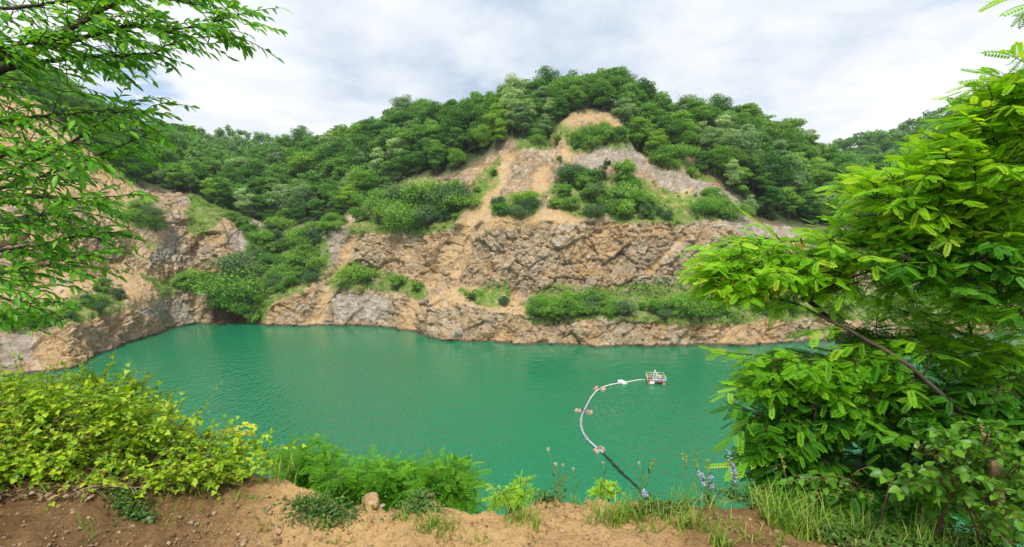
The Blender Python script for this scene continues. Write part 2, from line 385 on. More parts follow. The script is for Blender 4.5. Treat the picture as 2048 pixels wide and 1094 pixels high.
def knots(xs):
    py = [sm(*shore, xs, 5)]; Ys = [on_water(xs, py[0])[..., 1]]
    for i in range(6):
        py.append(sm(*ply[i], xs, 15)); Ys.append((Ys[-1] + sm(*dys[i], xs, 25)) if i < 5 else sm(*Yridge, xs, 25))
    return A(py), A(Ys)          # (7, n)
NC = 1900
cols = np.linspace(-250, 2300, NC)
KP, KY = knots(cols)
KW = at(cols[None], KP, KY)       # (7,NC,3)
below = KW[0] - A([0, 1, 0]) * 3.0; below[:, 2] = -7
back = KW[6] + A([0, 70, -35.]); back2 = back + A([0, 250, -50.])
KW = np.concatenate([below[None], KW, back[None], back2[None]])     # 10 rows: 0 below,1 shore,...7 ridge,8,9
segn = [6, 62, 42, 120, 60, 90, 70, 12, 6]
rows = []; tt = []
for i, n in enumerate(segn):
    for k in range(n): tt.append(i + k / n)
tt.append(9.0); tt = A(tt)
i0 = np.minimum(tt.astype(int), 8); fr = (tt - i0)[:, None, None]
G = KW[i0] * (1 - fr) + KW[i0 + 1] * fr
# round the knots slightly along v
k = np.hanning(9)[1:-1]; k /= k.sum()
Gp = np.pad(G, ((3, 3), (0, 0), (0, 0)), mode='edge')
Gs = sum(Gp[j:j + len(tt)] * k[j] for j in range(7))
Gs[:9] = G[:9]; G = Gs
gu = np.gradient(G, axis=1); gv = np.gradient(G, axis=0)
NRM = np.cross(gu, gv); NRM /= np.linalg.norm(NRM, axis=-1, keepdims=True) + 1e-9
NRM *= np.sign((NRM * (A([0, 0, H]) - G)).sum(-1, keepdims=True) + 1e-9) if False else 1
if NRM[100, NC // 2, 1] > 0: NRM = -NRM
PX, PY, _ = proj(G)
T2 = np.broadcast_to(tt[:, None], PX.shape)
wx = fbm(G, 9, 4, 3) * 11; wy = fbm(G + 50, 9, 4, 8) * 9
QX, QY = PX + wx, PY + wy
def zone(polys, b=2):
    m = np.zeros(PX.shape)
    for p in polys: m = np.maximum(m, inpoly(QX, QY, p).astype(float))
    return blur(m, b)
SOIL = [[(-250,60),(0,178),(90,205),(160,270),(235,345),(235,400),(140,420),(0,380),(-250,300)],
        [(-250,560),(0,535),(150,520),(260,530),(340,570),(345,600),(250,625),(0,640),(-250,640)],
        [(235,340),(300,380),(330,470),(290,540),(250,470),(180,430)],
        [(1118,300),(1120,240),(1180,212),(1250,235),(1245,262),(1200,262),(1150,290),(1130,330)],
        [(1000,300),(1040,285),(1010,360),(985,420),(930,470),(900,520),(850,600),(830,650),(855,675),(800,665),(815,600),(860,530),(900,470),(940,410)],
        [(1075,330),(1100,320),(1103,380),(1080,400),(1070,360)],
        [(640,590),(700,470),(720,460),(690,560),(660,610),(640,650),(605,650)],
        [(860,590),(940,560),(1000,580),(1060,610),(1040,630),(960,610),(880,615)],
        [(990,420),(1120,420),(1180,440),(1100,450),(960,470)],
        [(1345,695),(1390,640),(1404,640),(1362,696)], [(1430,695),(1470,640),(1486,640),(1450,696)],
        [(1320,390),(1390,370),(1400,400),(1330,420)],
        [(930,690),(1000,640),(1010,645),(945,694)],
        [(900,540),(930,480),(955,450),(965,455),(930,520),(915,560)],
        [(1290,545),(1370,470),(1380,475),(1300,555)]]
GREY = [[(1130,345),(1150,310),(1230,280),(1275,285),(1290,330),(1200,340),(1190,362)],
        [(1280,330),(1330,330),(1400,340),(1470,380),(1480,440),(1420,420),(1330,385)],
        [(1420,400),(1480,395),(1510,445),(1640,447),(1640,490),(1500,520),(1470,470)],
        [(625,480),(650,465),(705,455),(690,500),(660,530),(640,525)],
        [(440,460),(505,445),(515,480),(480,510),(450,500)],
        [(255,470),(310,450),(350,480),(340,520),(300,500)],
        [(350,385),(375,385),(380,405),(360,400)],
        [(240,610),(370,590),(380,650),(300,640)], [(0,680),(60,660),(60,720),(0,740)], [(660,590),(780,590),(790,640),(680,640)]]
GRASS = [[(375,385),(430,378),(470,410),(490,440),(440,435),(420,470),(380,470),(370,430)],
         [(195,395),(300,410),(330,460),(280,460),(220,430)],
         [(-250,600),(0,605),(150,590),(240,590),(240,620),(150,640),(0,660),(-250,680)],
         [(260,545),(330,560),(420,550),(430,580),(330,600)],
         [(500,460),(640,465),(660,520),(650,560),(560,600),(510,660),(490,660),(480,570)],
         [(700,440),(930,380),(970,330),(1000,300),(985,360),(930,410),(900,455),(780,475),(690,465)],
         [(660,560),(760,540),(850,560),(850,590),(760,585),(670,585)],
         [(1090,380),(1180,370),(1260,350),(1340,380),(1470,400),(1480,440),(1380,445),(1250,445),(1120,425)],
         [(960,390),(1080,385),(1090,430),(1000,440)],
         [(1040,600),(1100,575),(1500,570),(1900,570),(1900,630),(1400,645),(1060,640)],
         [(920,570),(1010,565),(1020,600),(950,605)],
         [(1110,250),(1250,260),(1290,290),(1260,300),(1140,300)],
         [(1040,260),(1110,250),(1100,290),(1030,290)],
         [(1290,290),(1340,290),(1440,350),(1400,345),(1330,320)]]
WET = [[(418,590),(515,590),(515,655),(418,655)]]
soil, grey, grass, wet = zone(SOIL), zone(GREY), zone(GRASS), zone(WET)
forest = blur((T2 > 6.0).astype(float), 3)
gully = inpoly(PX, PY, [(490,455),(640,460),(655,520),(600,580),(500,590)]).astype(float)
steep = np.clip(1.15 - np.abs(NRM[..., 2]) * 1.15, 0, 1)
rocky = np.clip(.35 + steep, 0, 1) * (1 - .6 * soil) * (1 - .6 * grass) * (1 - .55 * grey) * (1 - forest * .9) * np.clip(T2 - .3, 0, 1)
th = math.radians(38)
Rr = A([[math.cos(th), 0, math.sin(th)], [0, 1, 0], [-math.sin(th), 0, math.cos(th)]])
GR = (G @ Rr.T) * A([.72, 1, 1.0])
nf = T2 < 6.15
ir = np.where(nf[:, 0])[0]; r1 = ir[-1] + 1
disp = fbm(G, 26, 3, 21) * 2.6 * np.clip(T2 - .5, 0, 1)
sub = GR[:r1] + .45 * np.stack([fbm(G[:r1], 5, 3, 31), fbm(G[:r1], 5, 3, 41), fbm(G[:r1], 5, 3, 51)], -1)
f1, id1, e1 = facet(sub, 6.5, 5)
f2, id2, e2 = facet(sub * A([1.25, 1, .8]), 2.3, 9)
f3, id3, e3 = facet(sub * A([1.2, 1, .85]), 1.0, 13)
d = f1 * 1.5 + f2 * .85 + f3 * .55 - .6 * np.exp(-(e1 / .05) ** 2) - .22 * np.exp(-(e2 / .06) ** 2) - .1 * np.exp(-(e3 / .1) ** 2)
dd = np.zeros_like(disp); dd[:r1] = d
chan = zone([SOIL[4], SOIL[5], SOIL[6], SOIL[9], SOIL[10], SOIL[12], SOIL[13], SOIL[14]], 5); disp = disp - 2.4 * chan
rid = 1 - np.abs(fbm(G * A([1, 1, .35]), 7, 4, 61)); dd += (rid - .7) * 1.8
disp = disp + dd * rocky + fbm(G, 3.0, 4, 71) * .35 * np.clip(T2 - .5, 0, 1)
frv = np.full(PX.shape, .5); frv[:r1] = id2 * .6 + id1 * .4
GD = G + NRM * disp[..., None]
nr, nc = PX.shape
idx = np.arange(nr * nc).reshape(nr, nc)
quads = np.stack([idx[:-1, :-1], idx[:-1, 1:], idx[1:, 1:], idx[1:, :-1]], -1).reshape(-1, 4)
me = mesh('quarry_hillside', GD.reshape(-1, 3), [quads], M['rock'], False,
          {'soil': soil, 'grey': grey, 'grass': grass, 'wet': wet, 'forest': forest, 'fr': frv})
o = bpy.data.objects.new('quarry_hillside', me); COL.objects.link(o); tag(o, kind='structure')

def surf(px, py):
    """world point on the (displaced) quarry terrain under pixel-like surface coordinates"""
    c = np.clip(int(round((px + 250) / 2550 * (NC - 1))), 0, NC - 1)
    r = np.argmin(np.abs(PY[:int(np.argmax(tt >= 7)) + 1, c] - py))
    return GD[r, c]

tick('terrain')
# ------------------------------------------------------------------ far hills
def far_hill(name, xs, top, Yt, basepy, Yb, x0, x1, seed):
    n = 160; cx = np.linspace(x0, x1, n); m = 60
    tp = np.interp(cx, *top)
    rows_ = []
    for j in range(m):
        t = j / (m - 1); t2 = t ** .8
        rows_.append(at(cx, basepy * (1 - t2) + tp * t2, Yb * (1 - t) + Yt * t))
    g = A(rows_); last = g[-1]
    g = np.concatenate([g, (last + A([0, 60, -12.]))[None], (last + A([0, 300, -80.]))[None]])
    g[..., 2] += fbm(g, 60, 3, seed) * 6
    i = np.arange(g.shape[0] * n).reshape(-1, n)
    q = np.stack([i[:-1, :-1], i[:-1, 1:], i[1:, 1:], i[1:, :-1]], -1).reshape(-1, 4)
    z = np.zeros(i.shape)
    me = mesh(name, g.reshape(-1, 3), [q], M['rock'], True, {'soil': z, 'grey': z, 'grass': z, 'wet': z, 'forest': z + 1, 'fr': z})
    o = bpy.data.objects.new(name, me); COL.objects.link(o); tag(o, kind='structure')
    return g[:m]
gB = far_hill('hills', None, tab((-250,190),(0,205),(200,240),(300,262),(400,280),(480,286),(545,291),(700,315),(900,330)), 560, 420, 340, -250, 900, 5)
gC = far_hill('hills', None, tab((1450,390),(1600,335),(1650,318),(1700,300),(1740,280),(1850,242),(1940,200),(2048,157),(2300,90),(2600,40)), 470, 440, 300, 1450, 2600, 6)
gD = far_hill('hills', None, tab((1400,340),(1600,318),(1660,316),(1720,318),(1800,330),(2000,330)), 900, 400, 600, 1400, 2000, 7)

# ------------------------------------------------------------------ water
lk = 160
X = np.linspace(-420, 420, lk); Yw = np.linspace(-30, 330, lk)
gx, gy = np.meshgrid(X, Yw); gz = gx * 0
sy = np.interp(CX + F * gx / np.maximum(gy, 1), *[v for v in (cols, KW[1][:, 1])])
ppx = CX + F * gx / np.maximum(gy, 1) * 1.0
lee = .10 + .90 * sstep(6, 80, sy - gy) * sstep(-10, 30, gx + gy * .75)
i = np.arange(lk * lk).reshape(lk, lk)
me = mesh('lake_water', np.stack([gx, gy, gz], -1).reshape(-1, 3), [np.stack([i[:-1, :-1], i[:-1, 1:], i[1:, 1:], i[1:, :-1]], -1).reshape(-1, 4)], M['water'], True, {'lee': lee})
o = bpy.data.objects.new('lake_water', me); COL.objects.link(o); tag(o, kind='structure')

tick('hills')
# ------------------------------------------------------------------ foreground ledge
GZ = H - 1.6
def lowg(X, Y):
    X = np.asarray(X, float); Y = np.asarray(Y, float)
    P = np.stack(np.broadcast_arrays(X, Y, 0 * X), -1)
    return GZ + .42 * sstep(-.6, -3.6, X) * sstep(.5, 3.2, Y) - .16 * sstep(.9, 2.6, X) + .07 * fbm(P, 1.1, 3, 2) + .02 * fbm(P, .25, 3, 5)
def gpix(px, py):
    z = GZ
    for _ in range(12):
        p = on_water(px, py, z); z = lowg(p[..., 0], p[..., 1])
        z = .5 * z + .5 * p[..., 2] if _ < 3 else z
    return np.stack([p[..., 0], p[..., 1], lowg(p[..., 0], p[..., 1])], -1)
edgepx = A([(-900,760),(-400,800),(0,850),(200,880),(380,905),(480,935),(540,948),(570,950),(595,968),(640,990),(690,1003),(712,1006),(735,994),(760,994),(775,1004),(830,992),(862,990),(895,1012),(935,1028),(955,1028),(985,1013),(1030,1006),(1060,998),(1095,989),(1110,990),(1130,1000),(1170,998),(1200,990),(1250,992),(1290,986),(1330,1000),(1380,1000),(1430,1012),(1470,1003),(1520,1003),(1560,1025),(1620,1035),(1720,1050),(1800,1072),(1900,1090),(2048,1110),(2500,1150),(3200,1150)], float)
EP = gpix(edgepx[:, 0], edgepx[:, 1]); EP = EP[np.argsort(EP[:, 0])]
def edgeY(X):
    X = np.asarray(X, float); P = np.stack([X, X * 0, X * 0], -1)
    base = np.interp(X, EP[:, 0], EP[:, 1])
    return base + .035 * fbm(P, .22, 4, 77) + 2.0 * sstep(8, 40, np.abs(X)) * fbm(P, 9, 3, 4)
xc = np.concatenate([-np.geomspace(150, 5.2, 60), np.linspace(-5.1, 3.6, 900), np.geomspace(3.7, 150, 60)])
s_in = np.concatenate([np.linspace(-26, -3.4, 24), np.linspace(-3.3, 0, 210)])
ey = edgeY(xc)
inner = np.stack([np.broadcast_to(xc, (len(s_in), len(xc))), ey[None] + s_in[:, None], 0 * s_in[:, None] + 0 * xc[None]], -1)
inner[..., 2] = lowg(inner[..., 0], inner[..., 1])
lip = sstep(-.22, 0, s_in)[:, None]
inner[..., 2] -= .02 * lip ** 2
inner[..., 2] += .013 * fbm(inner, .07, 4, 90) + .015 * facet(inner, .06, 91)[0] * (fbm(inner, .4, 2, 92) > -.1) + .16 * sstep(2, 20, np.abs(inner[..., 0])) * fbm(inner, 5, 3, 9) * 3
rocksy = np.abs(fbm(inner, .16, 2, 96)); inner[..., 2] += .03 * np.clip(rocksy - .35, 0, 1)
edge = inner[-1]
outer = []
for k_, (dy, dz) in enumerate([(.03, -.04), (.05, -.1), (.06, -.2), (.10, -.35), (.2, -.7), (.45, -1.3), (1.0, -2.4), (2.2, -4.6), (4.0, -7.5), (6.5, -12), (10, -19), (14, -27), (18, -37), (20, -41)]):
    r_ = edge + A([0, dy, dz]); r_[:, 1] += fbm(r_, 1.5 + dy, 3, 33) * (.02 + .18 * dy); outer.append(r_)
LG = np.concatenate([inner, A(outer)])
pale = np.concatenate([sstep(-1.0, -.1, s_in)[:, None] * sstep(-1.75, -1.1, xc)[None] * (1 - .75 * sstep(.55, 1.1, xc)[None]) , np.full((len(outer), len(xc)), .75)])
rk = np.zeros(pale.shape); rk[len(s_in) + 3:] = 1
nl, ncl = pale.shape; i = np.arange(nl * ncl).reshape(nl, ncl)
me = mesh('dirt_ground', LG.reshape(-1, 3), [np.stack([i[:-1, :-1], i[:-1, 1:], i[1:, 1:], i[1:, :-1]], -1).reshape(-1, 4)], M['dirt'], True, {'pale': pale, 'rock': rk})
o = bpy.data.objects.new('dirt_ground', me); COL.objects.link(o); tag(o, kind='structure')

# ------------------------------------------------------------------ leaf templates (length 1 along +Y, normal +Z)
def outline_leaf(pts, fold=.12, droop=.12):
    """pts: right-half outline [(w,y)...] from base to tip -> folded leaf of quads"""
    pts = A(pts, float); n = len(pts)
    mid = np.stack([0 * pts[:, 0], pts[:, 1], -droop * pts[:, 1] ** 2], -1)
    R_ = np.stack([pts[:, 0], pts[:, 1], -droop * pts[:, 1] ** 2 + fold * pts[:, 0]], -1)
    L_ = R_ * A([-1, 1, 1])
    V = np.concatenate([mid, R_, L_]); q = []
    for j in range(n - 1):
        q += [[j, n + j, n + j + 1, j + 1], [j, j + 1, 2 * n + j + 1, 2 * n + j]]
    return V, [A(q)]
LANCE = outline_leaf([(.015, 0), (.12, .22), (.165, .45), (.11, .75), (.002, 1.0)], .35, .2)
OVATE = outline_leaf([(.02, 0), (.30, .15), (.33, .42), (.2, .75), (.002, 1.0)], .3, .15)
GRASS_T = outline_leaf([(.016, 0), (.014, .25), (.011, .5), (.007, .75), (.001, 1.0)], .3, .0)
def lobed():
    o_ = A([(0, 0), (.12, .10), (.42, .02), (.36, .22), (.55, .42), (.28, .46), (.22, .62), (.0, 1.0)], float)
    V = [(0, .35, -.02)]
    for x, y in o_: V.append((x, y, .12 * abs(x) - .1 * y * y))
    for x, y in o_[1:-1]: V.append((-x, y, .12 * abs(x) - .1 * y * y))
    V = A(V, float); n = len(o_); t = []
    for j in range(1, n): t.append([0, j, j + 1])
    Lid = [1] + list(range(n + 1, n + 1 + n - 2)) + [n]
    for a_, b_ in zip(Lid[:-1], Lid[1:]): t.append([0, b_, a_])
    return V, [A(t)]
LOBED = lobed()
def compound(pairs=7, ll=.21, lw=.085, droop=.25):
    VV = []; Q = []
    def leaflet(o_, ang, L):
        b = len(VV); d = A([math.sin(ang), math.cos(ang), -.12]); s_ = A([math.cos(ang), -math.sin(ang), 0])
        for (w, y) in ((0, 0), (lw * .5, .3), (lw * .48, .7), (0, 1), (-lw * .48, .7), (-lw * .5, .3)):
            VV.append(o_ + d * y * L + s_ * w + A([0, 0, .25 * abs(w)]))
        Q.append([b, b + 1, b + 2, b + 3]); Q.append([b, b + 3, b + 4, b + 5])
    ys = np.linspace(.14, .9, pairs)
    for y in ys:
        z = -droop * y * y
        sc_ = .8 + .3 * math.sin(math.pi * min(1, y * 1.05))
        leaflet(A([0, y, z]), math.radians(62), ll * sc_); leaflet(A([0, y, z]), -math.radians(62), ll * sc_)
    leaflet(A([0, .92, -droop * .85]), 0, ll)
    b = len(VV)
    for y in (0, .5, .95):
        for w in (-.006, .006): VV.append(A([w, y, -droop * y * y - .004]))
    Q += [[b, b + 1, b + 3, b + 2], [b + 2, b + 3, b + 5, b + 4]]
    return A(VV), [A(Q)]
COMP = compound(8, .20, .092, .18); COMP_S = compound(5, .26, .12)
CARD = (A([[-.5, 0, 0], [0, -.35, .05], [.5, 0, 0], [.1, .5, -.08]], float), [A([[0, 1, 2, 3]])])
def rdir(n, up=0, s=1.0):
    v = rng.normal(size=(n, 3)) * s; v[:, 2] += up
    return v / (np.linalg.norm(v, axis=1)[:, None] + 1e-9)

tick('ledge')
# ------------------------------------------------------------------ crowns for the hillside trees and shrubs
def crown_cards(R, Hc, z0, nl, nq, size, seed, lobe=.42, flat=.75, umbrella=.6):
    """leaf-clump cards spread over many small lobes. returns origins, frames, scales, rnd"""
    g = np.random.default_rng(seed)
    C = []; k = 0
    while len(C) < nl:
        p = g.uniform(-1, 1, 3)
        if (p ** 2).sum() > 1 or (p[2] < -.1 and g.random() < .55): continue
        C.append(p * A([R * .72, R * .72, Hc * .40]) * (.72 + .55 * g.random()) + A([0, 0, z0 + Hc * .5]))
    C = A(C); LR = R * lobe * g.uniform(.5, 1.25, nl)
    w = LR ** 2; w /= w.sum(); j = g.choice(nl, nq, p=w)
    n = g.normal(size=(nq, 3)); n[:, 2] = n[:, 2] * 1.0 + .25; n /= np.linalg.norm(n, axis=1)[:, None]
    r = LR[j] * (.5 + .62 * g.random(nq) ** .8) * (1 + .4 * (g.random(nq) > .90) * g.random(nq))
    O = C[j] + n * r[:, None] * A([1, 1, flat])
    keep = np.ones(nq, bool)
    nn = n * .45 + A([0, 0, umbrella]) + g.normal(size=(nq, 3)) * .45
    nn /= np.linalg.norm(nn, axis=1)[:, None]
    D = np.cross(nn, g.normal(size=(nq, 3)))
    S = size * g.uniform(.6, 1.35, nq)
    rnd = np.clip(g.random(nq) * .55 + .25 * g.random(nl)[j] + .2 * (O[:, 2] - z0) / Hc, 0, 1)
    return O, frames(D, nn), S, rnd
TREES = {}
def make_tree(kind, v):
    g = np.random.default_rng(100 + v * 7 + len(kind))
    R = [5.0, 4.4, 5.6, 4.0][v]; Ht = [15, 14, 16, 15.5][v]; z0 = Ht * .08
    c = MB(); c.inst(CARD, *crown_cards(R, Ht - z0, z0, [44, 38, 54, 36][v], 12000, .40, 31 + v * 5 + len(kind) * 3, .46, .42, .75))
    t = MB(); top = A([g.normal() * .5, g.normal() * .5, Ht * .75])
    t.tube([[0, 0, -1.5], [.1, 0, 2], top * A([.4, .4, .5]), top], [.32, .26, .18, .05], 7)
    for b in range(7):
        a = b * 2.4 + g.random(); h = Ht * (.28 + .06 * b); L = R * (.8 - .05 * b)
        t.tube([[0, 0, h], [math.cos(a) * L * .5, math.sin(a) * L * .5, h + L * .35], [math.cos(a) * L, math.sin(a) * L, h + L * .5]], [.12, .08, .03], 5)
    return c, t, R, Ht
tree_protos = {}
def get_tree(kind, v):
    """first use builds the objects, later uses copy them"""
    if (kind, v) not in tree_protos:
        c, t, R, Ht = make_tree(kind, v)
        root = thing('broadleaf_tree', 'x', 'tree', (0, 0, 0))
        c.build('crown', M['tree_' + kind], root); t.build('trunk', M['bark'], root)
        tree_protos[(kind, v)] = root; return root
    return copy_tree(tree_protos[(kind, v)])

# candidate tree positions over the forested slopes (Poisson by hash grid, in metres)
def scatter(grid, n, dmin, seed):
    g = np.random.default_rng(seed)
    a = np.linalg.norm(np.cross(np.gradient(grid, axis=0), np.gradient(grid, axis=1))[..., 2:], axis=-1)
    w = (a / a.sum()).ravel(); ids = g.choice(a.size, n, p=w)
    P = grid.reshape(-1, 3)[ids] + g.uniform(-.6, .6, (n, 3)) * A([1, 1, 0]); cell = {}; out = []
    for q, p in enumerate(P):
        c = (int(p[0] // dmin), int(p[1] // dmin)); ok = True
        for dx in (-1, 0, 1):
            for dy in (-1, 0, 1):
                for r in cell.get((c[0] + dx, c[1] + dy), ()):
                    if (r[0] - p[0]) ** 2 + (r[1] - p[1]) ** 2 < dmin * dmin: ok = False
        if ok: cell.setdefault(c, []).append(p); out.append((p, ids[q]))
    return out
fr0 = int(np.argmax(tt >= 5.97)); fr1 = int(np.argmax(tt >= 8.0))
cand = scatter(GD[fr0:fr1], 22000, 5.3, 3)
P = A([c[0] for c in cand])
# ragged front edge: slightly smaller trees near the quarry rim
rowi = A([c[1] // NC for c in cand]); tv = tt[fr0 + rowi]
hs = rng.uniform(.78, 1.32, len(P)) * (.72 + .28 * sstep(5.97, 6.25, tv))
ppx, ppy, dep = proj(P)
hs *= 1 - .12 * sstep(700, 300, ppx)
def kindof(px, py, q):
    r = h3(A([q]), A([3]), A([7]), 1)[0]
    sil = .04 + (.10 if (px < 820 and py > 270) or px > 1350 else 0) + (.22 if 1000 < px < 1130 and py < 280 else 0)
    if r < sil: return 'silver'
    if r < sil + .14: return 'bright'
    if r < sil + .55: return 'mid'
    return 'dark'
# visible area by painting discs from near to far on a coarse grid
zb = np.zeros((140, 260), bool); vis = np.zeros(len(P)); sc8 = 1 / 8
order = np.argsort(dep)
yy, xx = np.mgrid[0:140, 0:260]
for q in order:
    R_ = 4.6 * hs[q] * F / dep[q] * sc8; Ht = 15 * hs[q] * F / dep[q] * sc8
    cx_, cy_ = ppx[q] * sc8, ppy[q] * sc8 - Ht * .6
    if cx_ < -6 or cx_ > 262: continue
    x0, x1 = max(0, int(cx_ - R_)), min(259, int(cx_ + R_) + 1); y0, y1 = max(0, int(cy_ - Ht * .45)), min(139, int(cy_ + Ht * .45) + 1)
    if x1 <= x0 or y1 <= y0: continue
    s_ = (slice(y0, y1), slice(x0, x1)); el = ((xx[s_] - cx_) / R_) ** 2 + ((yy[s_] - cy_) / (Ht * .45)) ** 2 < 1
    scr = (xx[s_] < 212) | (yy[s_] > 30)
    vis[q] = (el & ~zb[s_] & scr).sum(); zb[s_] |= el
rank = np.argsort(-vis)
single = set(rank[:285].tolist())
KN = {'dark': 'dark green', 'mid': 'mid green', 'bright': 'bright green', 'silver': 'pale silvery green'}
def treezone(px, py, t):
    if px < 455: return 'on the left hillside above the ochre slope' if px < 250 else 'on the left hillside near the valley'
    if px < 700: return 'on the lower left flank of the central hill'
    if px < 960: return 'on the left shoulder of the central hill' + (' at its edge' if t < 6.25 else '')
    if px < 1300: return 'on the summit of the central hill' + (' beside the ochre scar' if t < 6.3 else ' behind the front row')
    if px < 1480: return 'on the right shoulder of the central hill'
    return 'on the right flank above the grey slab'
force = {}
for fx, fy in ((752, 378), (735, 372), (1082, 272), (1060, 262), (1100, 268), (1445, 330), (1435, 300), (565, 345), (810, 262)):
    ks = [k for k in single if k not in force]; force[min(ks, key=lambda k: (ppx[k] - fx) ** 2 + 2 * (ppy[k] - fy) ** 2)] = 'silver'
for q in sorted(single):
    kd = force.get(q) or kindof(ppx[q], ppy[q], q); v = int(h3(A([q]), A([5]), A([1]), 2)[0] * 3.99)
    o = get_tree(kd, v)
    o.location = P[q] - A([0, 0, .4]); s_ = hs[q] * A([1.0, 1.0, 1.0]); o.scale = (s_[0] * rng.uniform(.9, 1.15), s_[1] * rng.uniform(.9, 1.15), s_[2])
    o.rotation_euler = (rng.normal() * .03, rng.normal() * .03, rng.uniform(0, 6.28))
    z = treezone(ppx[q], ppy[q], tv[q])
    o['label'] = KN[kd] + ' broadleaf tree ' + z; o['group'] = KN[kd] + ' trees ' + z
for r in tree_protos.values(): pass

# the rest of the wood, and the woods on the far hills: one mass
fb = MB()
LOWC = []
for v in range(6):
    LOWC.append(crown_cards(4.6, 12.5, 1.5, 22, 1300, .85, 900 + v, .48, .42, .75))
LOWF = [crown_cards(5.2, 11, 1.0, 12, 330, 1.45, 950 + v, .5) for v in range(6)]
def add_low(p, s, C, tone):
    O, Rm, S, r = C; a = rng.uniform(0, 6.28); ca, sa = math.cos(a), math.sin(a)
    Rz = A([[ca, -sa, 0], [sa, ca, 0], [0, 0, 1]])
    fb.inst(CARD, (O @ Rz.T) * s + p, Rz[None] @ Rm, S * s, np.clip(r * .6 + tone, 0, 1))
for q in range(len(P)):
    if q in single or ppx[q] < -230 or ppx[q] > 2260: continue
    if vis[q] == 0 and (ppx[q] < -60 or ppx[q] > 1750 or tv[q] < 6.9): continue
    add_low(P[q], hs[q], LOWC[q % 6], rng.uniform(-.1, .35))
for g_, d_, sd in ((gB, 7.5, 1), (gC, 6.5, 2), (gD, 11, 3)):
    for p, _ in scatter(g_, 9000, d_, sd):
        x_, y_, dd_ = proj(p)
        if -80 < x_ < 2130: add_low(p, rng.uniform(.75, 1.2), (LOWF if dd_ > 430 else LOWC)[int(rng.integers(6))] if dd_ > 330 else LOWF[0], rng.uniform(-.1, .45))
o = fb.build('forest', M['forest']); tag(o, 'dense broadleaf forest covering the far hills and the slopes behind the nearer trees', 'forest', kind='stuff')

tick('forest')
# ------------------------------------------------------------------ shrubs on the benches and slopes
shr = {}
def get_shrub(kind, v):
    if (kind, v) not in shr:
        R, Hc = [(1.5, 2.2), (1.9, 2.0), (1.2, 2.8)][v]
        c = MB(); c.inst(CARD, *crown_cards(R, Hc, .1, [36, 44, 32][v], 3600, .115, 500 + v * 3 + ord(kind), .29, .7, .5))
        t = MB(); g = np.random.default_rng(v)
        for b in range(6):
            a = b * 1.05 + g.random() * .5
            t.tube([[0, 0, -.5], [math.cos(a) * R * .25, math.sin(a) * R * .25, Hc * .4], [math.cos(a) * R * .6, math.sin(a) * R * .6, Hc * .85]], [.05, .035, .012], 4)
        root = thing('shrub', 'x', 'shrub', (0, 0, 0)); c.build('foliage', M['shrub_' + kind], root); t.build('stem', M['bark'], root)
        shr[(kind, v)] = root; return root
    return copy_tree(shr[(kind, v)])
placed = []
def shrub(px, py, h, kind, label, group=None):
    """px,py = foot of the shrub, h = height in photo pixels"""
    p = surf(px, py); d_ = proj(p)[2]; v = int(rng.integers(3)); o = get_shrub(kind, v)
    Hm = h * d_ / F; s_ = Hm / [2.3, 2.1, 2.9][v]
    o.location = p - A([0, 0, .12 * Hm]); o.scale = (s_ * rng.uniform(.9, 1.25), s_ * rng.uniform(.9, 1.25), s_); o.rotation_euler = (0, 0, rng.uniform(0, 6.28))
    tag(o, label, 'shrub', group); placed.append(o); return o
SPECIAL = [
 (206,588,46,'a','lone dark green shrub standing on the ochre scree above the left cliff'),
 (236,606,36,'c','grey green shrub just right of the lone dark shrub on the scree'),
 (470,606,78,'a','large dark green bush hanging over the dark wet recess at the back of the lake'),
 (452,622,55,'a','dark bush low on the left lip of the wet recess'),
 (492,628,40,'a','leafy bush trailing down the right lip of the wet recess'),
 (487,560,62,'c','tall grey green bush above the wet recess'),
 (524,505,44,'a','dark bush beside the grey slab at the top left of the gully'),
 (715,572,46,'a','dark green bush on the middle bench, left of the orange gully'),
 (735,574,34,'a','low spreading bush touching the dark bush on the middle bench'),
 (798,582,42,'b','bright green bush right of the dark bush on the middle bench'),
 (832,582,30,'b','small light bush at the left brink of the orange gully'),
 (388,572,46,'b','light green bush on the ledge left of the wet recess'),
 (366,575,44,'a','dark upright bush at the left end of the ledge left of the recess'),
 (414,566,34,'b','rounded light bush at the right end of the ledge left of the recess'),
 (299,440,30,'c','grey green bush on the grassy patch of the left wall'),
 (284,420,26,'a','small dark bush above the grey green bush on the left wall'),
 (1212,348,26,'c','small bush sitting in the arch of the grey rock slab'),
 (1118,322,16,'a','tiny dark bush on the ochre slope left of the grey slab'),
 (1380,628,50,'a','rounded dark bush on the lower bench right of the dense hedge of bushes'),
 (1432,628,36,'b','slim light bush right of the rounded dark bush on the lower bench'),
 (942,596,24,'c','small grey green bush at the left start of the lower bench'),
 (1006,604,22,'c','small grey green bush on bare soil left of the hedge of bushes'),
]
for s_ in SPECIAL: shrub(*s_)
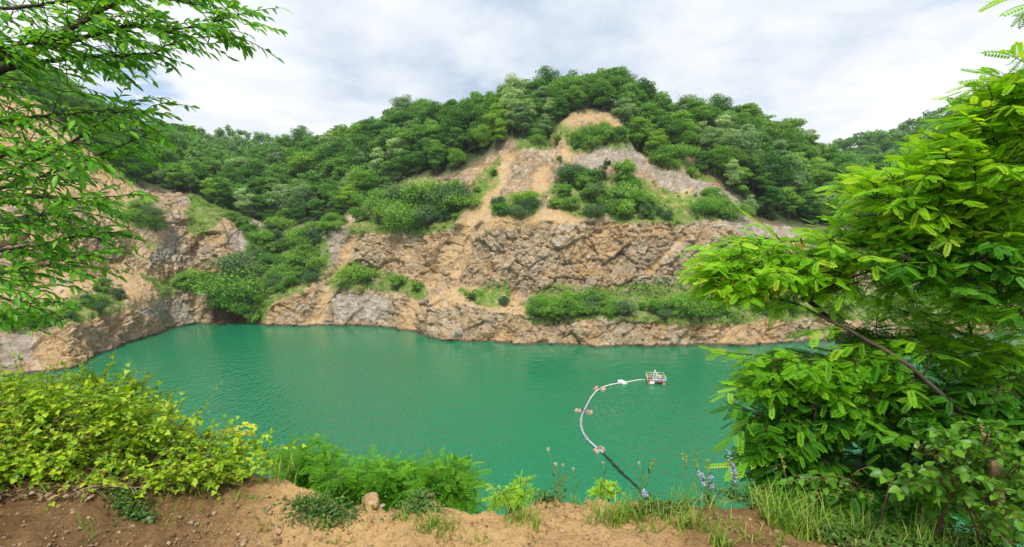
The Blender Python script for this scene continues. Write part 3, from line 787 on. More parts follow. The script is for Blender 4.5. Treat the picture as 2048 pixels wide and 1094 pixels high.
ZN = [ # polygon, count, height px, kinds, label
 ([(500,470),(640,472),(660,520),(620,572),(545,590),(515,560)], 48, (14, 38), 'bcab', 'leafy green shrub filling the gully between the two quarry walls', 'shrubs filling the gully'),
 ([(725,455),(735,420),(800,395),(880,385),(925,400),(915,440),(860,462),(760,462)], 30, (18, 60), 'abac', 'dense green shrub in the thicket on the left shelf of the central hill', 'shrubs of the thicket on the left shelf'),
 ([(985,432),(990,410),(1060,405),(1070,430),(1020,442)], 10, (22, 34), 'bac', 'light green shrub on the bare slope left of the central shelf', 'shrubs on the bare slope'),
 ([(1105,420),(1110,370),(1160,360),(1260,365),(1330,395),(1340,440),(1250,442),(1150,432)], 38, (14, 52), 'abcb', 'green shrub on the central shelf below the grey rock slabs', 'shrubs on the central shelf'),
 ([(1385,415),(1420,385),(1465,405),(1472,440),(1420,440)], 12, (26, 40), 'ab', 'green shrub at the right end of the central shelf', 'shrubs at the right end of the central shelf'),
 ([(1062,634),(1070,608),(1250,608),(1262,634)], 30, (22, 46), 'bcab', 'bright green shrub in the dense row on the lower bench', 'shrubs in the dense row on the lower bench'),
 ([(1270,636),(1280,612),(1360,612),(1500,605),(1600,605),(1600,632),(1450,640)], 22, (16, 34), 'bca', 'small shrub scattered along the right part of the lower bench', 'small shrubs along the lower bench'),
 ([(1620,625),(1640,590),(1900,580),(1900,620)], 14, (24, 44), 'abc', 'shrub on the far right of the lower bench seen through the locust tree', 'shrubs behind the locust tree'),
 ([(1145,300),(1150,280),(1180,270),(1235,268),(1255,290),(1200,292)], 12, (24, 42), 'aab', 'shrub on the narrow step below the ochre summit scar', 'shrubs below the summit scar'),
 ([(1295,325),(1290,300),(1340,300),(1420,345),(1380,345)], 10, (20, 40), 'ba', 'shrub at the upper edge of the right hand rock slabs', 'shrubs above the right slabs'),
 ([(930,395),(905,440),(950,380),(985,330),(990,345)], 6, (14, 24), 'b', 'small shrub on the grassy ridge left of the orange gully', 'small shrubs on the grassy ridge'),
 ([(0,660),(0,625),(110,610),(230,600),(210,622),(100,650)], 18, (18, 32), 'cab', 'shrub at the foot of the ochre scree on the left bank', 'shrubs at the foot of the scree'),
 ([(255,430),(290,415),(320,440),(330,460),(270,462)], 5, (14, 24), 'b', 'small shrub on the sloping grassy patch of the left wall', 'small shrubs on the left wall'),
 ([(500,655),(485,630),(505,600),(530,600),(515,655)], 4, (16, 26), 'b', 'green plant clinging to the rock right of the wet recess', 'plants right of the recess'),
 ([(440,440),(480,445),(520,468),(500,475)], 5, (22, 34), 'b', 'shrub along the rim above the left grey slab', 'shrubs on the rim above the left slab'),
 ([(1050,300),(1040,275),(1110,255),(1115,285)], 6, (18, 32), 'ba', 'shrub at the top of the bare ridge under the summit trees', 'shrubs at the top of the bare ridge'),
 ([(600,480),(690,450),(720,440),(720,450),(640,475)], 7, (22, 36), 'ba', 'shrub at the foot of the forest above the grey slab', 'shrubs at the foot of the forest'),
]
for poly, n, (h0, h1), kk, lab, grp in ZN:
    pa = A(poly, float); k_ = 0; tries = 0; got = []
    while k_ < n and tries < 4000:
        tries += 1
        x = rng.uniform(pa[:, 0].min(), pa[:, 0].max()); y = rng.uniform(pa[:, 1].min(), pa[:, 1].max())
        if not inpoly(A([x]), A([y]), poly)[0]: continue
        if any((x - a) ** 2 + ((y - b) * 1.6) ** 2 < 64 for a, b in got): continue
        got.append((x, y)); shrub(x, y, rng.uniform(h0, h1), kk[int(rng.integers(len(kk)))], lab, grp); k_ += 1

tick('shrubs')
# grass and herbs over the benches: one mass
gb = MB()
m_ = (grass > .4) & (T2 < 6.2) & (T2 > 1.6)
ids = np.flatnonzero(m_.ravel()); ids = rng.choice(ids, min(42000, len(ids)), replace=False)
dens = fbm(GD.reshape(-1, 3)[ids], 5, 3, 14); ids = ids[dens > -.05]
Pg = GD.reshape(-1, 3)[ids] + rdir(len(ids)) * .2 + A([0, 0, .12])
gb.inst(CARD, Pg, frames(rdir(len(Pg)), rdir(len(Pg), .9)), rng.uniform(.2, .55, len(Pg)), rng.random(len(Pg)))
m2 = (T2 < 6.2) & (T2 > 1.3) & (soil < .3) & (grass <= .4)
ids = rng.choice(np.flatnonzero(m2.ravel()), 26000, replace=False); Q_ = GD.reshape(-1, 3)[ids]
keep = fbm(Q_, 7, 4, 44) > .62
Q_ = Q_[keep] + A([0, 0, .1]); gb.inst(CARD, Q_, frames(rdir(len(Q_)), rdir(len(Q_), .9)), rng.uniform(.2, .5, len(Q_)), rng.random(len(Q_)))
ids = rng.choice(np.flatnonzero(((blur(grass, 6) > .22) & (T2 < 6.2) & (T2 > 1.6)).ravel()), 620, replace=False)
for q_ in ids:
    p_ = GD.reshape(-1, 3)[q_]; n_ = int(rng.integers(30, 120)); r_ = rng.uniform(.3, 1.3)
    u_ = rdir(n_) * r_ * rng.random((n_, 1)) ** .4 * A([1, 1, 1.1]) + A([0, 0, r_ * .5])
    gb.inst(CARD, p_ + u_, frames(rdir(n_), rdir(n_, 1.0)), rng.uniform(.18, .42, n_), np.clip(rng.random(n_) * .6 + rng.random() * .5 - .05, 0, 1))
o = gb.build('bench_grass', M['shrub_b']); tag(o, 'low grass and weeds growing on the quarry benches and ledges', 'grass', kind='stuff')
# broken rock lying on the benches
rb = MB()
ids = rng.choice(np.flatnonzero(((T2 > 1.9) & (T2 < 3.3) & (soil + .5 * grass < 1.4)).ravel()), 5200, replace=False)
Q_ = GD.reshape(-1, 3)[ids]
ROCK = (A([[-.5, -.4, -.3], [.5, -.5, -.3], [.4, .5, -.3], [-.5, .4, -.3], [-.3, -.3, .3], [.35, -.25, .2], [.25, .3, .35], [-.3, .25, .15]]), [A([[0, 1, 5, 4], [1, 2, 6, 5], [2, 3, 7, 6], [3, 0, 4, 7], [4, 5, 6, 7]])])
rb.inst(ROCK, Q_ + A([0, 0, .05]), frames(rdir(len(Q_)), rdir(len(Q_))), .15 + rng.random(len(Q_)) ** 4 * .8, rng.random(len(Q_)))
o = rb.build('rubble', M['stone']); tag(o, 'loose broken rock scattered over the quarry benches', 'rubble', kind='stuff')

# ------------------------------------------------------------------ pump raft and floating pipeline
rp = on_water(1311, 764); th_ = math.radians(-8)
raft = thing('pump_raft', 'small floating pump platform with white railings and rusty deck on the green lake', 'raft', rp)
raft.rotation_euler = (0, 0, th_)
W_, D_ = 3.9, 3.6
def part(name, mb, mat): return mb.build(name, M[mat], raft)
for sx in (-1, 1):
    for k_ in range(1):
        b = MB(); b.tube([[sx * 1.55, -D_ / 2 - .25, .12], [sx * 1.55, -D_ / 2, .12], [sx * 1.55, D_ / 2, .12], [sx * 1.55, D_ / 2 + .2, .12]], [.2, .36, .36, .2], 12); part('pontoon', b, 'rust')
b = MB()
for k_ in range(9): b.box([0, -D_ / 2 + .2 + k_ * .4, .52], [W_, .34, .07])
for sx in (-1.5, 0, 1.5): b.box([sx, 0, .455], [.14, D_, .06])
part('deck', b, 'deck')
b = MB(); r_ = .038; c4 = [(-W_ / 2, -D_ / 2), (W_ / 2, -D_ / 2), (W_ / 2, D_ / 2), (-W_ / 2, D_ / 2)]
for k_ in range(4):
    a_, c_ = A(c4[k_]), A(c4[(k_ + 1) % 4])
    for z in (1.1, 1.65): b.tube([[*a_, z], [*c_, z]], r_, 6)
    for f_ in (0, .33, .66): q_ = a_ + (c_ - a_) * f_; b.tube([[*q_, .5], [*q_, 1.66]], r_, 6)
part('railing', b, 'white')
b = MB(); top = A([-.15, .2, 2.75])
for q_ in ((-.75, -.7), (-.4, 1.0), (.75, .3)): b.tube([[*q_, .55], top], .055, 6)
part('hoist_frame', b, 'white')
b = MB(); b.tube([[1.0, .6, .56], [1.0, .6, .66], [1.0, .6, 1.42], [1.0, .6, 1.5]], [.3, .42, .42, .3], 14); part('tank', b, 'orange')
b = MB(); b.tube([[.1, .1, .56], [.1, .1, 1.35], [.2, .1, 1.62], [.45, .1, 1.65], [.6, .1, 1.45], [.6, .1, .9]], .12, 8); part('outlet_bend', b, 'white')
b = MB(); b.tube([[-.5, -.9, .8], [.35, -.9, .8]], .26, 12); b.tube([[.35, -.9, .8], [.75, -.9, .8]], .15, 10); b.box([-.1, -.9, .58], [.9, .5, .06]); part('pump', b, 'bluep')
b = MB(); b.tube([[1.2, -1.2, .75], [1.5, -1.1, 1.0], [1.75, -1.3, .85], [1.5, -1.55, .7], [1.15, -1.35, .75]], .14, 8); part('hose_coil', b, 'bluep')
b = MB(); b.box([-1.3, 1.2, .95], [.7, .45, .8]); b.box([-1.3, 1.2, 1.38], [.8, .55, .06]); part('control_box', b, 'rust')
b = MB(); b.box([-1.0, -1.95, .35], [.9, .5, .5]); b.tube([[-1.3, -2.1, .2], [-1.3, -2.1, 1.0]], .08, 6); b.tube([[-.7, -2.1, .2], [-.7, -2.1, .95]], .08, 6); part('boarding_step', b, 'white')

PXS = A([(1293,760),(1282,759),(1265,762),(1245,765),(1222,769),(1205,774),(1192,782),(1181,796),(1171,815),(1163,832),(1161,850),(1166,866),(1176,880),(1190,893),(1202,902),(1213,912),(1228,928),(1245,946),(1268,966),(1300,1000),(1340,1045)], float)
PW = on_water(PXS[:, 0], PXS[:, 1], .18)
def resample(Pn, n):
    d_ = np.concatenate([[0], np.cumsum(np.linalg.norm(np.diff(Pn, axis=0), axis=1))]); u = np.linspace(0, d_[-1], n)
    R_ = np.stack([np.interp(u, d_, Pn[:, k_]) for k_ in range(3)], -1)
    for _ in range(6): R_[1:-1] = .25 * R_[:-2] + .5 * R_[1:-1] + .25 * R_[2:]
    return R_
PR = resample(PW, 220); qx, qy, _ = proj(PR)
pipe = thing('floating_pipeline', 'curved water pipe lying on the lake, carried by pairs of drum floats', 'pipeline', PR[20])
def psec(a_, b_): return PR[a_:b_]
iW = int(np.argmax((qx < 1180) & (qy > 790))); iB = int(np.argmax(qy > 905))
i0_ = int(np.argmax(qx < 1283))
def ppart(name, mb, mat, lab=None):
    o = mb.build(name, M[mat], pipe, PR[20])
    if lab: o['label'] = lab
    return o
b = MB(); b.tube(PR[i0_:iW + 1], .13, 9); ppart('pipe_section', b, 'pipewhite', 'white pipe section nearest the raft')
b = MB(); b.tube(PR[iW:iB + 1], .135, 9); ppart('pipe_section', b, 'pipeblue', 'grey blue middle pipe section')
b = MB(); b.tube(PR[0:i0_ + 1], .05, 6); ppart('tow_cable', b, 'white')
b = MB()
for k_, off in enumerate((-.13, .0, .14)):
    w_ = PR[iB:] + A([off, off * .3, -.08]) + .05 * np.stack([np.sin(np.arange(220 - iB) * .9 + k_), np.cos(np.arange(220 - iB) * .7 + k_), np.zeros(220 - iB)], -1); b.tube(w_, .045, 6)
ppart('cable_bundle', b, 'black', 'black bundle of cables running to the near shore')
b = MB(); wj = PR[iW:iB] + A([.26, .1, -.05]); b.tube(wj, .05, 5); ppart('guide_cable', b, 'drum')
for f_ in (.45, .78):
    q_ = int(iW + (iB - iW) * f_); b = MB(); b.tube(PR[q_:q_ + 2] , .27, 10); b.box(PR[q_] + A([0, 0, 0]), [.9, .12, .12], .6); ppart('clamp', b, 'drum')
for y_ in (918, 930, 943):
    q_ = int(np.argmax(qy > y_)); b = MB(); b.box(PR[q_], [.7, .25, .22], -.7); ppart('clamp', b, 'black')
def floats(pxx, pyy, prs, rad, L, mat):
    q_ = int(np.argmin((qx - pxx) ** 2 + (qy - pyy) ** 2)); T_ = PR[min(q_ + 2, 219)] - PR[q_ - 2]; T_ /= np.linalg.norm(T_); S_ = A([-T_[1], T_[0], 0])
    for al, sd in prs:
        c_ = PR[q_] + T_ * al + S_ * sd; c_[2] = .12
        e_ = L / 2; b = MB(); b.tube([c_ - T_ * e_, c_ - T_ * e_ * .92, c_ - T_ * e_ * .35, c_ - T_ * e_ * .3, c_ + T_ * e_ * .3, c_ + T_ * e_ * .35, c_ + T_ * e_ * .92, c_ + T_ * e_], [rad * .85, rad, rad, rad * 1.05, rad * 1.05, rad, rad, rad * .85], 14)
        ppart('float_drum', b, mat)
    b = MB(); b.tube([PR[q_] - S_ * .9 + A([0, 0, .24]), PR[q_] + S_ * .9 + A([0, 0, .24])], .05, 6); ppart('strap', b, 'black')
floats(1246, 765, [(0, .42), (0, -.42), (.0, -1.1)], .34, 1.1, 'floatw')
floats(1199, 777, [(0, .85), (0, -.85)], .42, 1.5, 'drum')
floats(1167, 822, [(0, .75), (0, -.75), (.1, 1.35), (-.1, -1.35)], .36, 1.1, 'drum')
floats(1201, 893, [(-.1, .65), (.3, -.65)], .36, 1.1, 'drum')

# ------------------------------------------------------------------ near vegetation tools
def inpx(poly, n, Yr, jit=0):
    pa = A(poly, float); out = []
    while len(out) < n:
        x = rng.uniform(pa[:, 0].min(), pa[:, 0].max(), 4 * n); y = rng.uniform(pa[:, 1].min(), pa[:, 1].max(), 4 * n)
        k_ = inpoly(x, y, poly); out += list(zip(x[k_], y[k_]))
    out = A(out[:n]); return at(out[:, 0], out[:, 1], rng.uniform(Yr[0], Yr[1], n))
def curve(p0, d0, L, n, droop):
    """polyline from p0 along d0 with gravity droop"""
    P_ = [A(p0, float)]; d_ = A(d0, float) / np.linalg.norm(d0)
    for k_ in range(n):
        d_ = d_ + A([0, 0, -droop / n]) + rng.normal(size=3) * .05; d_ /= np.linalg.norm(d_); P_.append(P_[-1] + d_ * L / n)
    return A(P_)
def leaves_on(mb, path, tmpl, nl, size, spread=.9, droop=.35, r0=0., r1=1., upn=1.0, start=.1, tilt=.35):
    """alternate leaves along a twig"""
    u = np.linspace(start, 1, nl) * (len(path) - 1.001); i_ = u.astype(int); f_ = (u - i_)[:, None]
    O = path[i_] * (1 - f_) + path[i_ + 1] * f_
    T_ = path[i_ + 1] - path[i_]; T_ /= np.linalg.norm(T_, axis=1)[:, None]
    S_ = np.cross(T_, A([0, 0, 1.])); S_ /= np.linalg.norm(S_, axis=1)[:, None] + 1e-6
    sg = np.where(np.arange(nl) % 2 == 0, 1., -1.)[:, None]; sg[-1] *= .15
    D_ = T_ * .75 + S_ * sg * spread + A([0, 0, -droop]) + rng.normal(size=(nl, 3)) * .22
    Nn = A([0, 0, upn]) + rng.normal(size=(nl, 3)) * tilt
    mb.inst(tmpl, O, frames(D_, Nn), size * rng.uniform(.7, 1.2, nl), np.clip(rng.uniform(r0, r1, nl), 0, 1))
def bpath(pts, n=14):
    W = A([at(x, y, Y) for x, y, Y in pts]); d_ = np.concatenate([[0], np.cumsum(np.linalg.norm(np.diff(W, axis=0), axis=1))])
    u = np.linspace(0, d_[-1], n * 2); R_ = np.stack([np.interp(u, d_, W[:, k_]) for k_ in range(3)], -1)
    for _ in range(3): R_[1:-1] = .25 * R_[:-2] + .5 * R_[1:-1] + .25 * R_[2:]
    return R_ + np.cumsum(rng.normal(size=R_.shape) * .004, axis=0)
def nearest(paths, p):
    best = None
    for q_ in paths:
        d_ = np.linalg.norm(q_ - p, axis=1); j = int(d_.argmin())
        if best is None or d_[j] < best[0]: best = (d_[j], q_[j])
    return best

tick('raft')
# ------------------------------------------------------------------ left overhanging tree
LT = A([-6.2, 3.0, float(lowg(-6.2, 3.0))])
lt = thing('overhanging_tree', 'tree at the left with long drooping branches of narrow green leaves reaching over the lake', 'tree', LT)
wood = MB(); lf = MB()
tr = A([LT + A([0, 0, -.5]), LT + A([.1, 0, 1.2]), LT + A([.3, .1, 2.6]), LT + A([.5, .2, 4.4]), LT + A([.7, .3, 6.5])])
wood.tube(tr, [.2, .17, .14, .1, .05], 10); wood.build('trunk', M['bark'], lt, LT)
LB = [
 ([(-500,300,3.2),(-150,205,3.2),(0,128,3.1),(75,82,3.0),(140,35,3.0),(230,-50,3.0),(330,-140,3.0)], .034),
 ([(-150,170,3.0),(20,105,2.8),(110,88,2.8),(175,57,2.8),(262,2,2.8),(330,-60,2.8)], .022),
 ([(110,90,2.8),(200,68,2.9),(270,55,2.9),(330,62,2.9),(400,60,2.9),(445,48,2.9),(482,32,2.9)], .011),
 ([(60,130,3.1),(150,118,3.1),(230,120,3.1),(295,120,3.1),(350,100,3.1),(385,88,3.1)], .012),
 ([(-120,110,2.6),(0,97,2.6),(80,88,2.6),(140,70,2.6)], .012),
 ([(-250,470,3.3),(0,358,3.2),(80,322,3.2),(150,288,3.2),(205,255,3.2),(255,212,3.2),(300,205,3.2)], .016),
 ([(-200,430,3.2),(0,376,3.1),(100,350,3.1),(170,328,3.1),(230,300,3.1),(290,275,3.1)], .013),
 ([(-150,420,2.9),(0,403,2.9),(110,400,2.9),(200,394,2.9),(270,382,2.9)], .010),
 ([(-150,540,3.0),(0,512,3.0),(60,498,3.0),(130,482,3.0),(190,474,3.0),(240,468,3.0)], .011),
 ([(-200,570,2.8),(0,550,2.8),(80,538,2.8),(150,524,2.8),(205,508,2.8)], .010),
 ([(-200,650,3.0),(0,640,3.0),(60,628,3.0),(110,622,3.0)], .009),
 ([(-200,250,2.8),(0,243,2.8),(60,235,2.8),(120,228,2.8),(200,222,2.8),(270,218,2.8)], .011),
 ([(-250,-60,3.0),(-60,20,2.9),(60,10,2.9),(180,-10,2.9),(320,-8,2.9),(410,5,2.9)], .013),
 ([(-100,330,2.6),(0,310,2.6),(70,300,2.6),(140,310,2.6)], .010),
 ([(-100,455,3.3),(0,440,3.3),(90,430,3.3),(160,420,3.3)], .010),
]
lpaths = []
for pts, r_ in LB:
    pth = bpath(pts); lpaths.append(pth)
    b = MB(); n_ = len(pth)
    # join to the trunk
    j = tr[min(4, max(1, int((pth[0][2] - LT[2]) / 1.4)))]
    full = np.concatenate([[j], [(j * .5 + pth[0] * .5) + A([0, 0, .1])], pth])
    b.tube(full, np.linspace(r_ * 1.3, r_ * .22, len(full)), 7); b.build('branch', M['barkdark'], lt, LT)
tw = MB(); x_cnt = 0
def side_twigs(pth, n, L, start=.25):
    for k_ in range(n):
        u = (start + (1 - start) * (k_ + rng.random()) / n) * (len(pth) - 2); i_ = int(u)
        p0 = pth[i_]; T_ = pth[i_ + 1] - pth[i_]; T_ /= np.linalg.norm(T_)
        S_ = np.cross(T_, A([0, 0, 1.])); S_ /= np.linalg.norm(S_)
        d_ = T_ * rng.uniform(.5, 1.1) + S_ * rng.uniform(-1, 1) * .8 + A([0, 0, rng.uniform(-.35, .45)])
        c_ = curve(p0, d_, L * rng.uniform(.5, 1.2), 6, .55); tw.tube(c_, np.linspace(.0035, .0012, 7), 4)
        leaves_on(lf, c_, LANCE, int(rng.integers(11, 18)), .064, .75, .12, 0, .85 if p0[2] < 36 else 1.0, 1.0, .1, .5)
for (pts, r_), pth in zip(LB, lpaths):
    side_twigs(pth, int(22 * len(pts) / 6), .30, .15)
    leaves_on(lf, pth[len(pth) // 2:], LANCE, 16, .075, .8, .25, .3, 1, 1.0, .1, .5)
fillL = [([(-60,-40),(200,-40),(420,-30),(400,10),(250,60),(280,120),(200,150),(60,160),(-60,200)], 125, (2.6, 3.5)),
         ([(-60,170),(100,150),(180,190),(260,260),(230,320),(120,380),(-60,420)], 105, (2.8, 3.9)),
         ([(-60,400),(120,400),(190,440),(180,520),(100,560),(40,640),(-60,640)], 80, (2.7, 3.6)),
         ([(330,20),(470,10),(500,40),(480,80),(400,90),(330,80)], 16, (2.8, 3.1)),
         ([(230,210),(330,200),(340,270),(290,330),(230,300)], 12, (3.0, 3.3)),
         ([(-800,-350),(-70,-250),(-70,620),(-400,560),(-700,350),(-800,200)], 420, (2.5, 4.4))]
for poly, n_, Yr in fillL:
    nodes = np.concatenate(lpaths)
    anch = inpx(poly, int(n_ * (.8 if poly[0][1] < 100 or poly[0][0] == 330 else .85)), Yr)
    for p_ in anch[np.argsort([nearest(lpaths, a_)[0] for a_ in anch])]:
        q_ = nodes[int(np.linalg.norm(nodes - p_, axis=1).argmin())]; dn = np.linalg.norm(p_ - q_); nodes = np.concatenate([nodes, p_[None]])
        if dn > .02:
            mid = (p_ + q_) / 2 + A([0, 0, .01]); tw.tube([q_, mid, p_], [.0035, .003, .0025], 4)
        d_ = A([.9, rng.uniform(-.5, .5), rng.uniform(-.4, .35)])
        c_ = curve(p_, d_, rng.uniform(.12, .28), 5, .5); tw.tube(c_, np.linspace(.0025, .001, 6), 4)
        leaves_on(lf, c_, LANCE, int(rng.integers(9, 16)), .064, .75, .1, 0, .95, 1.0, .05, .5)
tw.build('twigs', M['barkdark'], lt, LT); lf.build('foliage', M['cherry'], lt, LT)

tick('ltree')
# ------------------------------------------------------------------ right locust tree
RT = A([4.6, 3.6, float(lowg(4.6, 2.4)) - 2.0])
rt = thing('locust_tree', 'large locust tree at the right with feathery bright green leaves leaning over the lake', 'tree', RT)
b = MB(); rtr = A([RT + A([0, 0, -1.5]), RT + A([0, 0, 1.0]), RT + A([-.15, 0, 2.4]), RT + A([-.1, .2, 4.0]), RT + A([.1, .3, 6.0])])
b.tube(rtr, [.24, .2, .17, .12, .06], 10); b.build('trunk', M['bark'], rt, RT)
RB = [
 ([(2230,1010,3.3),(2040,905,3.2),(1916,816,3.15),(1842,746,3.1),(1776,693,3.15),(1718,668,3.2),(1650,637,3.3),(1596,602,3.5),(1540,592,3.8),(1470,602,3.8),(1410,600,3.8)], .023),
 ([(1660,640,3.8),(1610,590,3.8),(1590,560,3.7),(1555,540,3.7),(1480,520,3.7),(1420,540,3.7)], .018),
 ([(2250,560,3.6),(2048,500,3.6),(1980,520,3.7),(1900,515,3.8),(1820,532,3.8),(1740,540,3.8),(1690,565,3.9)], .030),
 ([(1940,530,3.8),(1880,545,3.8),(1830,560,3.8),(1780,570,3.9)], .014),
 ([(2120,800,4.0),(1990,705,4.3),(1930,672,4.3),(1880,655,4.4),(1820,630,4.4),(1740,600,4.5)], .018),
 ([(1945,675,4.3),(1935,640,4.3),(1925,600,4.3),(1940,560,4.3)], .012),
 ([(1905,812,3.6),(1845,748,3.6),(1790,730,3.5),(1700,722,3.5),(1610,725,3.5),(1545,732,3.5)], .014),
 ([(2150,900,3.4),(1850,830,3.4),(1780,785,3.4),(1720,795,3.4),(1660,793,3.4),(1600,800,3.4)], .013),
 ([(2150,930,3.3),(1900,830,3.3),(1800,800,3.3),(1740,820,3.3),(1650,850,3.3),(1590,890,3.3),(1530,920,3.3)], .013),
 ([(2200,320,3.4),(2048,375,3.4),(1960,372,3.5),(1890,360,3.5),(1800,372,3.6),(1720,380,3.6)], .018),
 ([(2200,200,3.3),(2080,230,3.3),(2010,240,3.3),(1950,300,3.4),(1880,320,3.5)], .015),
 ([(2250,150,3.1),(2120,170,3.1),(2060,160,3.1),(2010,190,3.1)], .012),
 ([(2200,700,3.0),(2048,640,3.1),(1960,600,3.2),(1900,590,3.3)], .014),
 ([(2250,450,4.2),(2048,430,4.2),(1900,440,4.2),(1780,450,4.2),(1690,470,4.2),(1600,490,4.1),(1520,470,4.0)], .022),
]
rpaths = []
for pts, r_ in RB:
    pth = bpath(pts); rpaths.append(pth); b = MB()
    if pts[0][0] > 2050:
        j = rtr[min(4, max(1, int((pth[0][2] - RT[2]) / 1.5)))]; full = np.concatenate([[j], pth])
    else: full = pth
    rr = np.linspace(r_ * 1.15, r_ * .22, len(full)); b.tube(full, rr, 8); b.build('branch', M['bark'] if r_ > .022 else M['barkdark'], rt, RT)
tw = MB(); lfa = MB(); lfd = MB(); yl = MB(); pods = MB()
def spray(p_, d_, L, nl, size, mb, r0, r1, tmpl=None, droop=.35, rad=.004):
    c_ = curve(p_, d_, L, 6, droop); tw.tube(c_, np.linspace(rad, .0012, 7), 4)
    leaves_on(mb, c_, tmpl or COMP, nl, size, .95, .12, r0, r1, 1.0, .08, .38)
REG = [  # polygon, n, depth range, batch, tone range
 ([(1385,545),(1400,520),(1455,505),(1500,470),(1540,490),(1620,500),(1680,520),(1700,560),(1640,580),(1560,570),(1480,585),(1420,575)], 52, (3.3, 4.1), 'a', (.35, 1)),
 ([(1600,500),(1640,470),(1700,445),(1760,430),(1850,400),(2060,380),(2060,470),(1900,480),(1800,500),(1700,520)], 72, (3.2, 4.3), 'a', (.35, 1)),
 ([(1700,395),(1720,350),(1800,330),(1860,285),(1925,240),(1975,185),(2040,140),(2090,130),(2080,400),(1900,400),(1760,405)], 92, (3.0, 4.2), 'a', (.35, 1)),
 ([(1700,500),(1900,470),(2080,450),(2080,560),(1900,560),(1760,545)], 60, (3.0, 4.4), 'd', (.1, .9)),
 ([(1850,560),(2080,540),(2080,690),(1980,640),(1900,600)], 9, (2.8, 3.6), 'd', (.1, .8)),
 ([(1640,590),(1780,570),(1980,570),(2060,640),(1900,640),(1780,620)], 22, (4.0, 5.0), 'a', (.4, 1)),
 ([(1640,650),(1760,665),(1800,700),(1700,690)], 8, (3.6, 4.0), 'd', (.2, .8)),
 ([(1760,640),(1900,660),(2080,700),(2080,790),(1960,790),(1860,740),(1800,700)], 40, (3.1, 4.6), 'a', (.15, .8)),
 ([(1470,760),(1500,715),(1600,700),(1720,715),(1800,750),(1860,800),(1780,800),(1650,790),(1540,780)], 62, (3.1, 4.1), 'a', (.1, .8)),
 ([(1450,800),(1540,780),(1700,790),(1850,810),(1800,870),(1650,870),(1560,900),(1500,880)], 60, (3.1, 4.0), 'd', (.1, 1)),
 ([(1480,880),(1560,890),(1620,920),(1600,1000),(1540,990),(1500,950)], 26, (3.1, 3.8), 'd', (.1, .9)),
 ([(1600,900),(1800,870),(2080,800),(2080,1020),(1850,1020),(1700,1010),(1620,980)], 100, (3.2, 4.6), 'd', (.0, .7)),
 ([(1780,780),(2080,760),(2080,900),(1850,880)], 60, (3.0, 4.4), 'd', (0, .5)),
 ([(2075,-200),(2700,-500),(3000,0),(2850,500),(2500,900),(2075,1000)], 85, (2.6, 5.2), 'b', (.1, .9)),
]
for poly, n_, Yr, bt, (r0, r1) in REG:
    sh_ = 30 if bt == 'b' else 20 if bt == 'a' and poly[0][1] < 560 else 45
    mb = lfd if bt == 'd' else lfa  # batch d takes the leaf colour darkened for shade
    nodes = np.concatenate(rpaths)
    anch = inpx([(x_ + sh_, y_ + 8) for x_, y_ in poly], int(n_ * (5.8 if sh_ == 20 else 4.3)), Yr)
    anch = anch[np.argsort([nearest(rpaths, a_)[0] for a_ in anch])]
    for p_ in anch:
        dist_ = np.linalg.norm(nodes - p_, axis=1) + .6 * np.maximum(0, p_[0] - nodes[:, 0]); q_ = nodes[int(dist_.argmin())]
        tw.tube([q_, (p_ + q_) / 2 + A([.01, 0, .02]), p_], [.004, .0035, .003], 4)
        nodes = np.concatenate([nodes, p_[None]])
        d_ = A([rng.uniform(-1, -.1), rng.uniform(-.9, .6), rng.uniform(-.2, .5)])
        spray(p_, d_, rng.uniform(.12, .25), int(rng.integers(9, 13)), .103, mb, r0, r1)
for pth in rpaths:      # leaves directly along the boughs' outer half
    for k_ in range(9):
        i_ = int(len(pth) * (.45 + .055 * k_)); i_ = min(i_, len(pth) - 1)
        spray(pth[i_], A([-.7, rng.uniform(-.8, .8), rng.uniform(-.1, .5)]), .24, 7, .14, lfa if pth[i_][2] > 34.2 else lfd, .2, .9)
# top twig at the frame's upper right and long tips at the left
for (x, y, Y, dx, dz) in ((2056,150,3.0,-.7,.9),(2030,170,3.0,-1,.5),(1950,240,3.2,-1,.35),(1860,290,3.3,-1,.4),(1740,345,3.5,-1,.2),(1700,360,3.5,-1,-.1),(1530,480,3.8,-.6,.8),(1600,490,3.9,.4,.9),
                          (1440,500,3.7,-1,.3),(1430,535,3.7,-1,.05),(1475,710,3.4,-1,.1),(1480,770,3.3,-1,.15),(1490,830,3.2,-1,-.5),(1500,900,3.2,-1,-.3),(2055,70,3.0,-.5,-.6),(2060,20,3.0,-.6,.5),(1660,610,3.8,-.2,-1),(1560,580,3.7,-.3,-.7)):
    spray(at(x + 30, y, Y), A([dx, rng.uniform(-.3, .3), dz]), .24, 9, .14, lfa, .4, 1)
